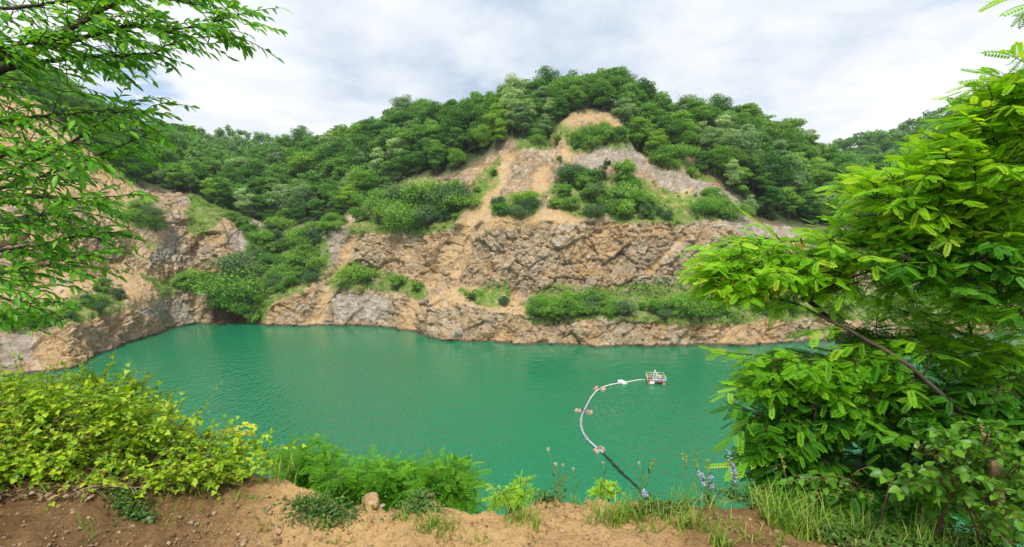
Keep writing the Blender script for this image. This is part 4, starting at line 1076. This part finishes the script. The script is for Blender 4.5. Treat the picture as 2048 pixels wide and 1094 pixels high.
# yellowed leaves and hanging seed pods
yz = [([(1400,560),(1480,550),(1580,545),(1620,590),(1560,600),(1450,600)], 60), ([(1700,400),(1950,380),(1980,470),(1760,520)], 26), ([(1560,700),(1600,720),(1590,740)], 6), ([(1960,680),(2030,720),(2020,760)], 6), ([(1560,480),(1620,480),(1600,500)], 8), ([(1850,590),(2000,600),(1950,650)], 12)]
for poly, n_ in yz:
    p_ = inpx(poly, n_, (3.25, 3.8)); yl.inst(OVATE, p_, frames(rdir(n_, -.8), rdir(n_, .3)), rng.uniform(.03, .055, n_), rng.random(n_))
for poly, n_ in (([(1470,560),(1600,550),(1640,590),(1520,600)], 34), ([(1400,575),(1450,570),(1440,600)], 8), ([(1740,395),(1830,400),(1800,450)], 12), ([(1600,470),(1650,500),(1620,510)], 6), ([(1660,660),(1720,665),(1700,700)], 8), ([(1450,500),(1560,510),(1500,530)], 10)):
    p_ = inpx(poly, n_, (3.3, 3.8)); Rm_ = frames(A([0, 0, -1.]) + rng.normal(size=(n_, 3)) * .25, rdir(n_))
    for q_ in range(n_):
        pods = MB(); pods.inst(LANCE, p_[q_:q_ + 1], Rm_[q_:q_ + 1], rng.uniform(.05, .09, 1), rng.random(1)); pods.build('seed_pod', M['pod'], rt, RT)
tw.build('twigs', M['barkdark'], rt, RT)
lfa.build('foliage', M['locust'], rt, RT)['label'] = 'sunny yellow green outer foliage'
lfd.build('foliage', M['locust_shaded'], rt, RT)['label'] = 'inner and lower foliage with shade put into its darker green'
yl.build('yellow_leaves', M['yellow'], rt, RT)

tick('locust')
# ------------------------------------------------------------------ left shrub on the ledge (lobed leaves)
BB = gpix(200, 930)
bs = thing('bramble_shrub', 'sprawling yellow green shrub with lobed leaves and tangled stems at the left of the ledge', 'shrub', BB)
st = MB(); lf = MB()
def arch(p0, tip, sag, n=10):
    t = np.linspace(0, 1, n)[:, None]; return p0 * (1 - t) + tip * t + A([0, 0, 1.]) * (sag * 4 * t * (1 - t))
tips = []
outline = [(0,755),(60,750),(130,752),(200,742),(255,750),(300,785),(330,840),(355,860)]
for x, y in outline:
    for _ in range(5): tips.append((x + rng.normal() * 14, y + abs(rng.normal()) * 16, rng.uniform(3.3, 4.2)))
body = [(-60,760),(0,757),(130,755),(250,755),(290,800),(325,850),(350,880),(330,900),(300,900),(200,890),(80,900),(-60,930)]
pa = A(body, float); k_ = 0
while k_ < 250:
    x = rng.uniform(-60, 450); y = rng.uniform(755, 930)
    if inpoly(A([x]), A([y]), body)[0]: tips.append((x, y, rng.uniform(2.7, 4.0))); k_ += 1
low = [(-60,900),(200,880),(420,880),(560,920),(540,945),(470,965),(300,985),(200,960),(60,965),(-60,1000)]
k_ = 0
while k_ < 110:
    x = rng.uniform(-60, 560); y = rng.uniform(880, 1000)
    if inpoly(A([x]), A([y]), low)[0]:
        p_ = gpix(x, y + 15); q_ = proj(p_); tips.append((x, y, p_[1])); k_ += 1
for _ in range(110): tips.append((rng.uniform(-500, -60), rng.uniform(770, 960), rng.uniform(2.6, 3.9)))
for x, y, Y in tips:
    tip = at(x, y, Y); bx = x - rng.uniform(20, 220); fy = rng.uniform(900, 960) if y < 900 else y + 20
    p0 = gpix(max(-150, bx) if x > -60 else bx, fy)
    if y < 900 and rng.random() < .5: p0 = gpix(x + rng.normal() * 60, 930)
    pth = arch(p0, tip, rng.uniform(.03, .16)); st.tube(pth, np.linspace(.0042, .0014, 10), 4)
    pth2 = pth[4:]
    leaves_on(lf, pth2, LOBED, int(rng.integers(13, 22)), .034, .8, .1, .0, .78, 1.0, .05, .5)
    for q_ in range(5):
        c_ = curve(pth[int(rng.integers(5, 9))], rdir(1, .2)[0] + A([.3, 0, 0]), rng.uniform(.1, .22), 4, .3); st.tube(c_, np.linspace(.002, .001, 5), 3)
        leaves_on(lf, c_, LOBED, 9, .031, .8, .1, .0, .8, 1.0, .05, .5)
for (pts, tone) in (([(400,905,3.1),(450,870,3.1),(480,848,3.1),(500,852,3.1)], 1.0), ([(330,900,3.2),(400,890,3.2),(440,872,3.1),(500,855,3.0)], 1.), ([(380,880,3.2),(430,862,3.2),(470,858,3.2),(502,862,3.2)], .9), ([(470,862,3.1),(488,885,3.1),(495,905,3.1)], .9)):
    pth = bpath(pts, 6); st.tube(pth, np.linspace(.004, .0015, len(pth)), 4); leaves_on(lf, pth, LOBED, 26, .036, .8, .1, .66, tone, 1.0, .1, .5)
for (pts) in ([(355,860,3.4),(380,835,3.4),(420,800,3.4),(440,765,3.4)], [(350,850,3.4),(362,820,3.4),(378,780,3.4)]):
    pth = bpath(pts, 6); st.tube(pth, np.linspace(.003, .001, len(pth)), 4); leaves_on(lf, pth, LANCE, 14, .03, .5, -.3, .3, .6, 1.0, .2, .5)
st.build('stems', M['stem'], bs, BB); lf.build('foliage', M['bramble'], bs, BB)

# ------------------------------------------------------------------ locust saplings growing below the brink
def sapling(label, cx, foot_dY, poly, n_, Yr, size=.2, tone=(0, .5)):
    n_ = int(n_ * 1.6) if size > .15 else n_
    foot = at(cx, 1040, Yr[0] + .6); foot[2] -= 5.0
    # stands on the slope under the brink
    root = thing('locust_sapling', label, 'shrub', foot)
    w = MB(); l = MB(); hub = []
    cen = at(cx, A(poly)[:, 1].mean(), sum(Yr) / 2)
    w.tube([foot - A([0, 0, 1]), foot * .5 + cen * .5 + A([.1, 0, 0]), cen - A([0, 0, .3])], [.07, .05, .03], 7)
    P_ = inpx(poly, n_, Yr)
    for p_ in P_:
        w.tube([cen - A([0, 0, .6]), (cen + p_) / 2 - A([0, 0, .1]), p_], [.014, .008, .004], 4)
        for _ in range(6):
            c_ = curve(p_, A([rng.uniform(-1, 1), rng.uniform(-1, .5), rng.uniform(.0, .9)]), size * 1.5, 5, .5); w.tube(c_, .003, 3)
            leaves_on(l, c_, COMP_S, 7, size * .8, .95, .1, *tone, 1.0, .1, .5)
    w.build('trunk', M['bark'], root, foot); l.build('foliage', M['locust'], root, foot)
sapling('bright green feathery sapling below the brink, the leftmost, behind the low shrub', 610, 0, [(570,905),(600,915),(640,900),(655,915),(670,960),(650,1000),(590,990),(560,950)], 22, (7.5, 9.5))
sapling('broad bright green feathery sapling below the middle of the brink', 715, 0, [(670,930),(720,930),(740,950),(740,1010),(690,1020),(650,990)], 26, (7, 9), .2)
sapling('tall round bright green feathery sapling right of the broad one below the brink', 795, 0, [(745,945),(790,935),(820,950),(825,985),(800,1015),(750,1010)], 26, (7, 9))
sapling('loose light green sapling below the notch in the brink, the rightmost of the row', 890, 0, [(840,965),(880,945),(925,945),(925,990),(930,1020),(860,1010)], 22, (6.5, 8.0))
sapling('small yellow green feathery plant rising at the brink right of the notch', 1030, 0, [(990,985),(1040,975),(1055,985),(1050,1005),(1000,1005)], 8, (3.6, 4.0), .075, (.5, 1))
sapling('light green feathery shoots at the brink behind the big grass tuft', 1208, 0, [(1195,975),(1220,965),(1225,990),(1200,995)], 5, (3.3, 3.6), .055, (.5, 1))
sapling('dark lower sapling below the brink in the shade of the locust tree', 1700, 0, [(1560,990),(1700,980),(1850,1000),(1850,1060),(1700,1050),(1560,1030)], 40, (5, 7), .2, (0, .5))

# ------------------------------------------------------------------ broad-leaved climber at the lower right
VB = gpix(1960, 1085)
vn = thing('broad_leaved_climber', 'light green climber with broad pointed leaves tangled at the lower right', 'climbing plant', VB)
st = MB(); lf = MB()
for poly, n_, Yr in (([(1860,850),(1950,830),(2080,860),(2080,1000),(2000,990),(1920,960),(1850,900)], 66, (2.2, 2.9)),
                     ([(2080,880),(2400,900),(2500,1150),(2080,1094)], 40, (2.2, 3.0)),
                     ([(1740,940),(1850,930),(1960,990),(2000,1040),(1900,1040),(1800,1000)], 44, (2.3, 2.9)),
                     ([(1560,960),(1620,940),(1640,1000),(1570,1010)], 8, (2.6, 2.9)), ([(2000,980),(2080,960),(2080,1094),(1960,1094)], 16, (2.0, 2.6))):
    for p_ in inpx(poly, n_, Yr):
        q_ = VB + A([rng.normal() * .3, rng.normal() * .1, 0]); q_ = p_ * .72 + q_ * .28 + A([.05, .1, .02])
        pth = arch(q_, p_, .04, 7); st.tube(pth, np.linspace(.004, .0015, 7), 4)
        leaves_on(lf, pth, OVATE, 8, .054, .8, .15, .1, 1, 1.0, .1, .55)
for k_ in range(9):
    tip = at(rng.uniform(1780, 2040), rng.uniform(860, 960), rng.uniform(2.3, 2.8)); pth = arch(VB + A([rng.normal() * .4, 0, -.1]), tip, .12); st.tube(pth, np.linspace(.008, .002, 10), 5)
st.build('stems', M['stem'], vn, VB); lf.build('foliage', M['vine'], vn, VB)
b = MB(); b.tube([at(2010, 1080, 2.5), at(1985, 920, 2.5), at(1965, 846, 2.5)], [.03, .022, .014], 8)
o = b.build('broken_branch', M['stonetan'], None, at(2010, 1080, 2.5)); tag(o, 'snapped pale brown branch stump sticking up behind the climber', 'branch')
ground = b = None

tick('shr2')
# ------------------------------------------------------------------ plants and stones on the ledge
def tuft(px, py, hgt, n, spread, label, tone=(.1, .95), lean=.7, name='grass_tuft'):
    n = int(n * .75); hgt *= .85
    B_ = gpix(px, py); g = MB()
    O = B_ + np.stack([np.clip(rng.normal(size=n), -1.6, 1.6) * spread, np.clip(rng.normal(size=n), -1.6, 1.6) * spread * .6, np.zeros(n)], -1)
    O[:, 2] = lowg(O[:, 0], O[:, 1])
    for j in range(n):
        L = hgt * rng.uniform(.45, 1.15); a = rng.uniform(0, 6.28); ln = rng.uniform(.1, lean) + .4 * np.linalg.norm(O[j] - B_) / (spread * 2)
        dr = A([math.cos(a), math.sin(a), 0]); t = np.linspace(0, 1, 6)[:, None]
        path = O[j] + dr * (ln * L * t ** 1.7) + A([0, 0, 1]) * L * (t - .42 * ln * t ** 2.2)
        w = (.0028 * (1 - t[:, 0] ** 2) + .0003); sd = A([-dr[1], dr[0], 0])
        V = np.concatenate([path - sd * w[:, None], path + sd * w[:, None]]); i_ = np.arange(5)
        g.add(V, [np.stack([i_, i_ + 6, i_ + 7, i_ + 1], -1)], rng.uniform(*tone))
    o = g.build(name, M['grassb'], None, B_); tag(o, label, 'grass tuft'); return o
TF = [
 (1042,1048,.17,120,.055,'large green grass tuft on the bare brink right of the notch'),
 (1000,1012,.12,50,.05,'short grass tuft on the edge just left of the large tuft'),
 (868,1062,.15,110,.06,'wide grass tuft left of the notch in front of a leafy patch'),
 (797,1042,.10,40,.03,'small upright grass tuft with tiny white flowers left of the wide tuft'),
 (488,1008,.09,40,.05,'small pale grass tuft on the brown slope at the left'),
 (545,958,.16,90,.10,'long grass clump on the corner of the brink where the shrub ends'),
 (640,1010,.11,60,.06,'grass blades growing through the larger leafy patch'),
 (656,1055,.07,24,.03,'tiny grass tuft below the larger leafy patch'),
 (1225,1045,.20,150,.08,'big sprawling grass tuft at the brink with long arching blades'),
 (1270,1035,.15,90,.08,'grass tuft joined to the right side of the big sprawling one'),
 (1372,1055,.14,100,.045,'compact grass tuft right of the blue flowers'),
 (1392,1015,.17,80,.08,'tall thin grass on the brink below the blue flower spikes'),
 (1441,1092,.13,90,.035,'grass tuft at the lower picture edge right of the compact tuft'),
 (1530,1010,.17,80,.09,'loose grass on the brink right of the tall blue flower spike'),
 (1585,1070,.30,200,.08,'tallest dense grass clump at the right part of the ledge'),
 (1610,1040,.24,120,.10,'tall grass behind the tallest dense clump'),
 (1680,1060,.18,90,.10,'grass spreading right of the tallest clump'),
 (1760,1085,.14,80,.10,'short grass on the green slope below the climber'),
 (1850,1092,.20,110,.12,'long grass at the lower right edge under the climber'),
 (1940,1094,.18,80,.10,'grass in the lower right corner'),
 (1160,1010,.08,30,.05,'small grass sprigs on the brink between the two big tufts'),
 (530,1060,.06,24,.03,'tiny grass sprig on the brown slope among pebbles'),
 (200,985,.16,50,.12,'thin grass blades at the foot of the sprawling shrub, left end'),
 (330,960,.16,60,.12,'thin grass blades at the foot of the sprawling shrub, middle'),
 (440,955,.14,60,.10,'thin grass blades at the foot of the sprawling shrub, right end'),
 (960,1088,.07,26,.03,'tiny tuft at the lower picture edge below the notch'),
 (1500,1078,.09,26,.04,'small grass sprig on the brown soil left of the tallest clump'),
]
for t_ in TF: tuft(*t_)
def patch(px, py, w, n, label, size=.018):
    B_ = gpix(px, py); l = MB()
    O = B_ + np.stack([rng.normal(size=n) * w, rng.normal(size=n) * w * .45, np.zeros(n)], -1); O[:, 2] = lowg(O[:, 0], O[:, 1]) + rng.uniform(.005, .045, n)
    l.inst(OVATE, O, frames(rdir(n, 0) * A([1, 1, .3]), rdir(n, 2.2)), size * rng.uniform(.6, 1.3, n), rng.random(n))
    for j in range(n // 12):
        l.tube([O[j] - A([0, 0, .02]), (O[j] + B_) / 2 - A([0, 0, 0]), B_], .0012, 3, True, .1)
    o = l.build('ground_cover', M['herb'], None, B_); tag(o, label, 'ground cover', kind='stuff')
patch(650, 1030, .11, 800, 'large mat of small rounded green leaves on the bare brink left of centre')
patch(610, 1010, .07, 260, 'thin trailing mat of leaves left of the large mat')
patch(838, 1022, .07, 420, 'mat of small leaves above the wide grass tuft')
patch(845, 998, .05, 200, 'small leafy mat right on the brink near the tan block')
patch(270, 1035, .05, 240, 'small dark green leafy plant on the brown slope under the shrub')
patch(250, 1000, .06, 240, 'dark green creeping plant touching the foot of the shrub')
patch(1310, 1020, .10, 420, 'green herb growth around the little blue flowers on the brink')
patch(1480, 1000, .10, 420, 'herb leaves at the foot of the tall blue flower spike')
patch(1640, 1060, .14, 700, 'dense green herb cover at the right end of the bare soil', .025)
patch(1780, 1075, .20, 1200, 'bright green herb cover on the slope under the climber', .03)
patch(1930, 1090, .16, 700, 'green herb cover in the lower right corner under the climber', .03)
patch(1090, 1000, .05, 160, 'few small leaves at the brink under the thin seed stalks')
# stalks with seed heads / flowers
def stalk(px, py, tx, ty, label, head, n_leaf=8, hsize=.008):
    B_ = gpix(px, py); tip = at(tx, ty, B_[1] + .06); root = thing('wildflower', label, 'flower', B_)
    s_ = MB(); p_ = arch(B_, tip, .0, 9); p_[:, 0] += np.sin(np.linspace(0, 3, 9)) * .008; s_.tube(p_, np.linspace(.0022, .0011, 9), 4); s_.build('stalk', M['gstem'], root, B_)
    if n_leaf:
        l = MB(); leaves_on(l, p_[:6], LANCE, n_leaf, .045, .9, -.2, .2, .8, 1.0, .05, .5); l.build('leaves', M['herb'], root, B_)
    h = MB()
    if head == 'blue':
        n = 60; u = rng.uniform(4.5, 7.95, n); i_ = u.astype(int); O = p_[i_] + (p_[i_ + 1] - p_[i_]) * (u - i_)[:, None]; dr = rdir(n, 0) * A([1, 1, .3])
        h.inst(OVATE, O + dr * .004, frames(dr, rdir(n, 1)), .015 * rng.uniform(.7, 1.2, n), rng.random(n)); h.build('blossom', M['blue'], root, B_)
    elif head == 'ball':
        n = 24; dr = rdir(n, .3); h.inst(OVATE, np.repeat(tip[None], n, 0), frames(dr, rdir(n)), hsize * rng.uniform(.8, 1.2, n) * 1.4, rng.random(n)); h.build('blossom', M['cream'], root, B_)
    else:
        n = 34; u = rng.uniform(6, 7.99, n); i_ = u.astype(int); O = p_[i_] + (p_[i_ + 1] - p_[i_]) * (u - i_)[:, None]
        h.inst(LANCE, O, frames(rdir(n, 1.2), rdir(n)), .018 * rng.uniform(.7, 1.3, n), rng.uniform(.6, 1, n)); h.build('seed_head', M['grassb'], root, B_)
stalk(1118, 1000, 1096, 898, 'tall thin flower stalk leaning left over the water, pale button head', 'ball')
stalk(1118, 1002, 1112, 928, 'shorter stalk beside the tall leaning one, pale button head', 'ball')
stalk(1125, 1000, 1126, 929, 'upright stalk right of the leaning pair, pale button head', 'ball')
stalk(1150, 1005, 1147, 938, 'fine stalk with a tiny pale head between the two groups of plants', 'ball', 4)
stalk(1205, 1000, 1206, 925, 'stalk with a cream head rising above the feathery shoots', 'ball', 3)
stalk(1275, 1000, 1308, 920, 'branched green seed stalk right of the black cable', 'seed', 10)
stalk(1290, 1000, 1278, 925, 'thin stalk leaning left beside the branched seed stalk', 'ball', 5)
stalk(1372, 1010, 1367, 905, 'tall pale grass seed stalk left of the blue flowers', 'seed', 3)
stalk(1395, 1010, 1388, 905, 'tall pale seed stalk above the middle blue flowers', 'seed', 3)
stalk(1410, 1010, 1415, 920, 'seed stalk with a bent tip right of the middle blue flowers', 'seed', 4)
stalk(1478, 1005, 1453, 898, 'tallest blue flower spike standing against the lake', 'blue', 12)
stalk(1470, 1005, 1466, 930, 'shorter blue flower spike just right of the tallest one', 'blue', 10)
stalk(1420, 1010, 1398, 940, 'blue flower spike among the grass left of the tallest spike', 'blue', 8)
stalk(1425, 1012, 1420, 950, 'small blue flower spike between the two larger ones', 'blue', 8)
stalk(1290, 1012, 1288, 982, 'little violet blue flowers low on the brink beside the sprawling grass', 'blue', 8)
stalk(1590, 1040, 1560, 910, 'long bare grass stalk rising in front of the locust leaves', 'seed', 2)
stalk(1720, 1060, 1745, 990, 'arching seed head right of the tallest grass', 'seed', 2)
stalk(1830, 1094, 1846, 1022, 'upright pale seed head at the lower right', 'seed', 2)
stalk(1930, 1094, 1990, 1058, 'drooping pale grass ear in the lower right corner', 'seed', 2)

def stone(px, py, s, label, mat='stone', flat=.55, seed=0, cat='stone'):
    g = np.random.default_rng(seed + int(px)); B_ = gpix(px, py)
    n, m = 12, 8; V = []
    for i_ in range(m + 1):
        for j in range(n):
            a, t = j / n * 6.2832, i_ / m * math.pi; V.append([math.sin(t) * math.cos(a), math.sin(t) * math.sin(a), math.cos(t)])
    V = A(V); pl = rdir(9)
    for p_ in pl:
        d_ = V @ p_; lim = g.uniform(.55, .85); V = V - np.clip(d_ - lim, 0, 9)[:, None] * p_
    V = V * A([1, .75, flat]) * s; a = g.uniform(0, 6.28); R_ = A([[math.cos(a), -math.sin(a), 0], [math.sin(a), math.cos(a), 0], [0, 0, 1]]); V = V @ R_.T
    q = []
    for i_ in range(m):
        for j in range(n): q.append([i_ * n + j, i_ * n + (j + 1) % n, (i_ + 1) * n + (j + 1) % n, (i_ + 1) * n + j][::-1])
    b = MB(); b.add(V + B_ + A([0, 0, s * flat * .3]), [A(q)]); o = b.build('stone', M[mat], None, B_); tag(o, label, cat)
for t_ in [(742,1006,.085,'largest tan block of rock perched on the brink left of centre','clod',.4),
           (465,1007,.022,'rounded pale stone at the foot of the small pale grass tuft','stonetan'),
           (298,1040,.030,'flat grey stone on the brown slope at the left'),
           (382,1047,.020,'whitish pebble in the middle of the brown slope'),
           (488,1088,.032,'pale broken stone at the bottom picture edge left of centre','stonetan'),
           (147,1025,.014,'small light stone stuck in the far left of the slope','stonetan'),
           (640,1003,.020,'flat buff stone on the brink above the large leafy mat','stonetan'),
           (1122,1060,.026,'smooth buff stone half buried in the bare soil right of centre','stonetan',.35),
           (862,992,.026,'tan rock on the brink just left of the notch','stonetan'),
           (1552,1062,.022,'orange tan stone beside the tallest grass clump','stonetan',.5),
           (765,1012,.018,'grey stone right below the largest tan block'),
           (540,1015,.018,'buff pebble right of the small pale tuft','stonetan'),
           (1140,1045,.012,'small dark grey pebble right of the smooth buff stone'),
           (360,1035,.016,'small tan pebble left of the whitish one','stonetan')]: stone(*t_)
# pebbles and grit
gv = MB(); n_ = 2600
x = rng.uniform(-60, 2000, n_); y = 1100 - 160 * rng.random(n_) ** 1.2
Pp = gpix(x, y); ok = Pp[:, 1] < edgeY(Pp[:, 0]) - .05
Pp = Pp[ok]; n_ = len(Pp); gv.inst(ROCK, Pp + A([0, 0, .003]), frames(rdir(n_), rdir(n_)), .005 + .018 * rng.random(n_) ** 3, rng.random(n_))
o = gv.build('gravel', M['stonetan']); tag(o, 'pebbles and grit scattered over the brown soil of the ledge', 'gravel', kind='stuff')
# dead leaves and dry stalks under the shrub
dl = MB(); n_ = 900; x = rng.uniform(-60, 430, n_); y = rng.uniform(905, 985, n_) + 20 * (x < 200); Pp = gpix(x, y)
Pp = Pp[Pp[:, 1] < edgeY(Pp[:, 0])]; n_ = len(Pp)
dl.inst(OVATE, Pp + A([0, 0, .015]) + rng.random((n_, 1)) * A([0, 0, .02]), frames(rdir(n_) * A([1, 1, .2]), rdir(n_, 2)), rng.uniform(.018, .045, n_), rng.random(n_))
for j in range(90):
    p_ = Pp[int(rng.integers(n_))] + A([0, 0, .02]); d_ = rdir(1)[0] * A([1, .6, .15]); dl.tube([p_, p_ + d_ * .12 + A([0, 0, .02]), p_ + d_ * rng.uniform(.2, .45)], .0016, 3, True, rng.random())
xx_ = rng.uniform(-40, 1700, 90); Pt = gpix(xx_, rng.uniform(1010, 1094, 90)); Pt = Pt[Pt[:, 1] < edgeY(Pt[:, 0]) - .05]
for p_ in Pt:
    a_ = rng.uniform(0, 6.28); L_ = rng.uniform(.02, .09); d_ = A([math.cos(a_), math.sin(a_), .1]) * L_
    dl.tube([p_ + A([0, 0, .006]), p_ + d_ * .5 + A([0, 0, .012]), p_ + d_ + A([0, 0, .004])], .0013, 3, True, rng.random() * .6)
o = dl.build('leaf_litter', M['litter']); tag(o, 'dry brown leaves and dead stalks on the slope under the sprawling shrub', 'leaf litter', kind='stuff')
# sparse grass over the ledge
sg = MB(); n_ = 2600; x = np.where(rng.random(n_) < .6, rng.uniform(1280, 2020, n_), rng.uniform(-50, 1280, n_)); y = 1098 - 110 * rng.random(n_)
Pp = gpix(x, y); nz = fbm(Pp, .25, 3, 8) + .55 * sstep(.9, 1.8, Pp[:, 0])
Pp = Pp[(Pp[:, 1] < edgeY(Pp[:, 0]) - .01) & (nz > .45)]; n_ = len(Pp)
sg.inst((GRASS_T[0] * A([2.2, 1, 1]), GRASS_T[1]), Pp, frames(rdir(n_, 1.6), rdir(n_)), rng.uniform(.03, .10, n_), rng.random(n_) * .9)
o = sg.build('sparse_grass', M['grassb']); tag(o, 'short sparse grass growing over the ledge soil', 'grass', kind='stuff')

tick('plants')
# ------------------------------------------------------------------ air
hb = MB(); hb.box([0, 300, 62], [2600, 1900, 144])
m, nt = newmat('pale_air'); N = NT(nt)
vol = N.n('ShaderNodeVolumePrincipled', {'Color': (.86, .92, 1, 1), 'Density': .00013, 'Anisotropy': .2})
nt.links.new(vol.outputs[0], N.n('ShaderNodeOutputMaterial').inputs['Volume'])
o = hb.build('haze', m); tag(o, 'thin pale haze over the lake and hills', 'haze', kind='stuff')
# ------------------------------------------------------------------ light, sky
SUN_EL, SUN_AZ = math.radians(56), math.radians(186)     # azimuth clockwise from +Y: behind the camera, to the left
w = bpy.data.worlds.new('World'); scn.world = w; w.use_nodes = True; nt = w.node_tree; nt.nodes.clear(); N = NT(nt)
sky = N.n('ShaderNodeTexSky', sky_type='NISHITA', sun_disc=False, sun_elevation=SUN_EL, sun_rotation=SUN_AZ, altitude=300, air_density=1.0, dust_density=1.5)
b1 = N.n('ShaderNodeBackground', {0: sky.outputs[0], 1: .12})
D = N.n('ShaderNodeTexCoord').outputs['Generated']
sx = N.n('ShaderNodeSeparateXYZ', {0: D}).outputs
zc = N.math('ADD', N.math('MAXIMUM', sx[2], 0.0), .16)
pl = N.n('ShaderNodeCombineXYZ', {0: N.math('DIVIDE', sx[0], zc), 1: N.math('DIVIDE', sx[1], zc), 2: 0.0}).outputs[0]
plr = N.n('ShaderNodeMapping', {'Vector': pl, 'Rotation': (0, 0, math.radians(28)), 'Scale': (1.0, .55, 1)}).outputs[0]
c1 = N.noise(plr, 1.3, 6, .5, .35); c2 = N.noise(plr, .5, 3, .5, .3); c3 = N.noise(pl, 3.5, 5, .6, .3)
den = N.math('ADD', N.math('MULTIPLY', c1, .55), N.math('ADD', N.math('MULTIPLY', c2, .20), N.math('MULTIPLY', c3, .25)))
den = N.math('MULTIPLY_ADD', den, 1.7, -.33)
def blob(px, py, k):
    dx, dy, dz = ray(px, py); v = A([float(dx), float(dy), float(dz)]); v /= np.linalg.norm(v)
    dt = N.n('ShaderNodeVectorMath', {0: D, 1: tuple(v)}, operation='DOT_PRODUCT').outputs['Value']
    return N.math('POWER', N.math('MAXIMUM', dt, 0.0), k)
dark = N.math('ADD', N.math('MULTIPLY', blob(690, 125, 160), .22), N.math('MULTIPLY', blob(560, 70, 90), .10))
dark = N.math('ADD', dark, N.math('MULTIPLY', blob(1060, 60, 60), .09))
dark = N.math('ADD', dark, N.math('MULTIPLY', blob(1350, 130, 60), .06))
lite = N.math('ADD', N.math('MULTIPLY', blob(560, 240, 60), .10), N.math('MULTIPLY', blob(1680, 280, 40), .07))
dn = N.math('SUBTRACT', N.math('ADD', den, lite), dark)
cc = N.ramp(dn, [(.28, (.34, .41, .52)), (.40, (.48, .54, .62)), (.50, (.585, .62, .66)), (.59, (.655, .675, .70)), (.74, (.74, .745, .75))])
b2 = N.n('ShaderNodeBackground', {0: cc, 1: 1.0})
hole = N.math('MULTIPLY', N.math('ADD', blob(255, 170, 900), blob(320, 200, 3000)), N.ramp(c3, [(.35, g3(0)), (.6, g3(1))]))
cov = N.math('SUBTRACT', 1.0, N.math('MINIMUM', N.math('MULTIPLY', hole, 1.6), .8))
nt.links.new(N.n('ShaderNodeMixShader', {0: cov, 1: b1.outputs[0], 2: b2.outputs[0]}).outputs[0], N.n('ShaderNodeOutputWorld').inputs[0])
sl = bpy.data.lights.new('sun', 'SUN'); sl.energy = 2.8; sl.angle = math.radians(10); sl.color = (1.0, .95, .86)
so = bpy.data.objects.new('sun', sl); COL.objects.link(so); so.location = (0, 0, 200)
from mathutils import Vector
sd = Vector((math.sin(SUN_AZ) * math.cos(SUN_EL), math.cos(SUN_AZ) * math.cos(SUN_EL), math.sin(SUN_EL)))
so.rotation_euler = sd.to_track_quat('Z', 'Y').to_euler()
scn.view_settings.view_transform = 'Standard'; scn.view_settings.look = 'None'; scn.view_settings.exposure = 0.6; scn.view_settings.gamma = 1.0
scn.render.engine = 'CYCLES'
scn.cycles.max_bounces = 6; scn.cycles.diffuse_bounces = 3; scn.cycles.transmission_bounces = 3; scn.cycles.glossy_bounces = 2
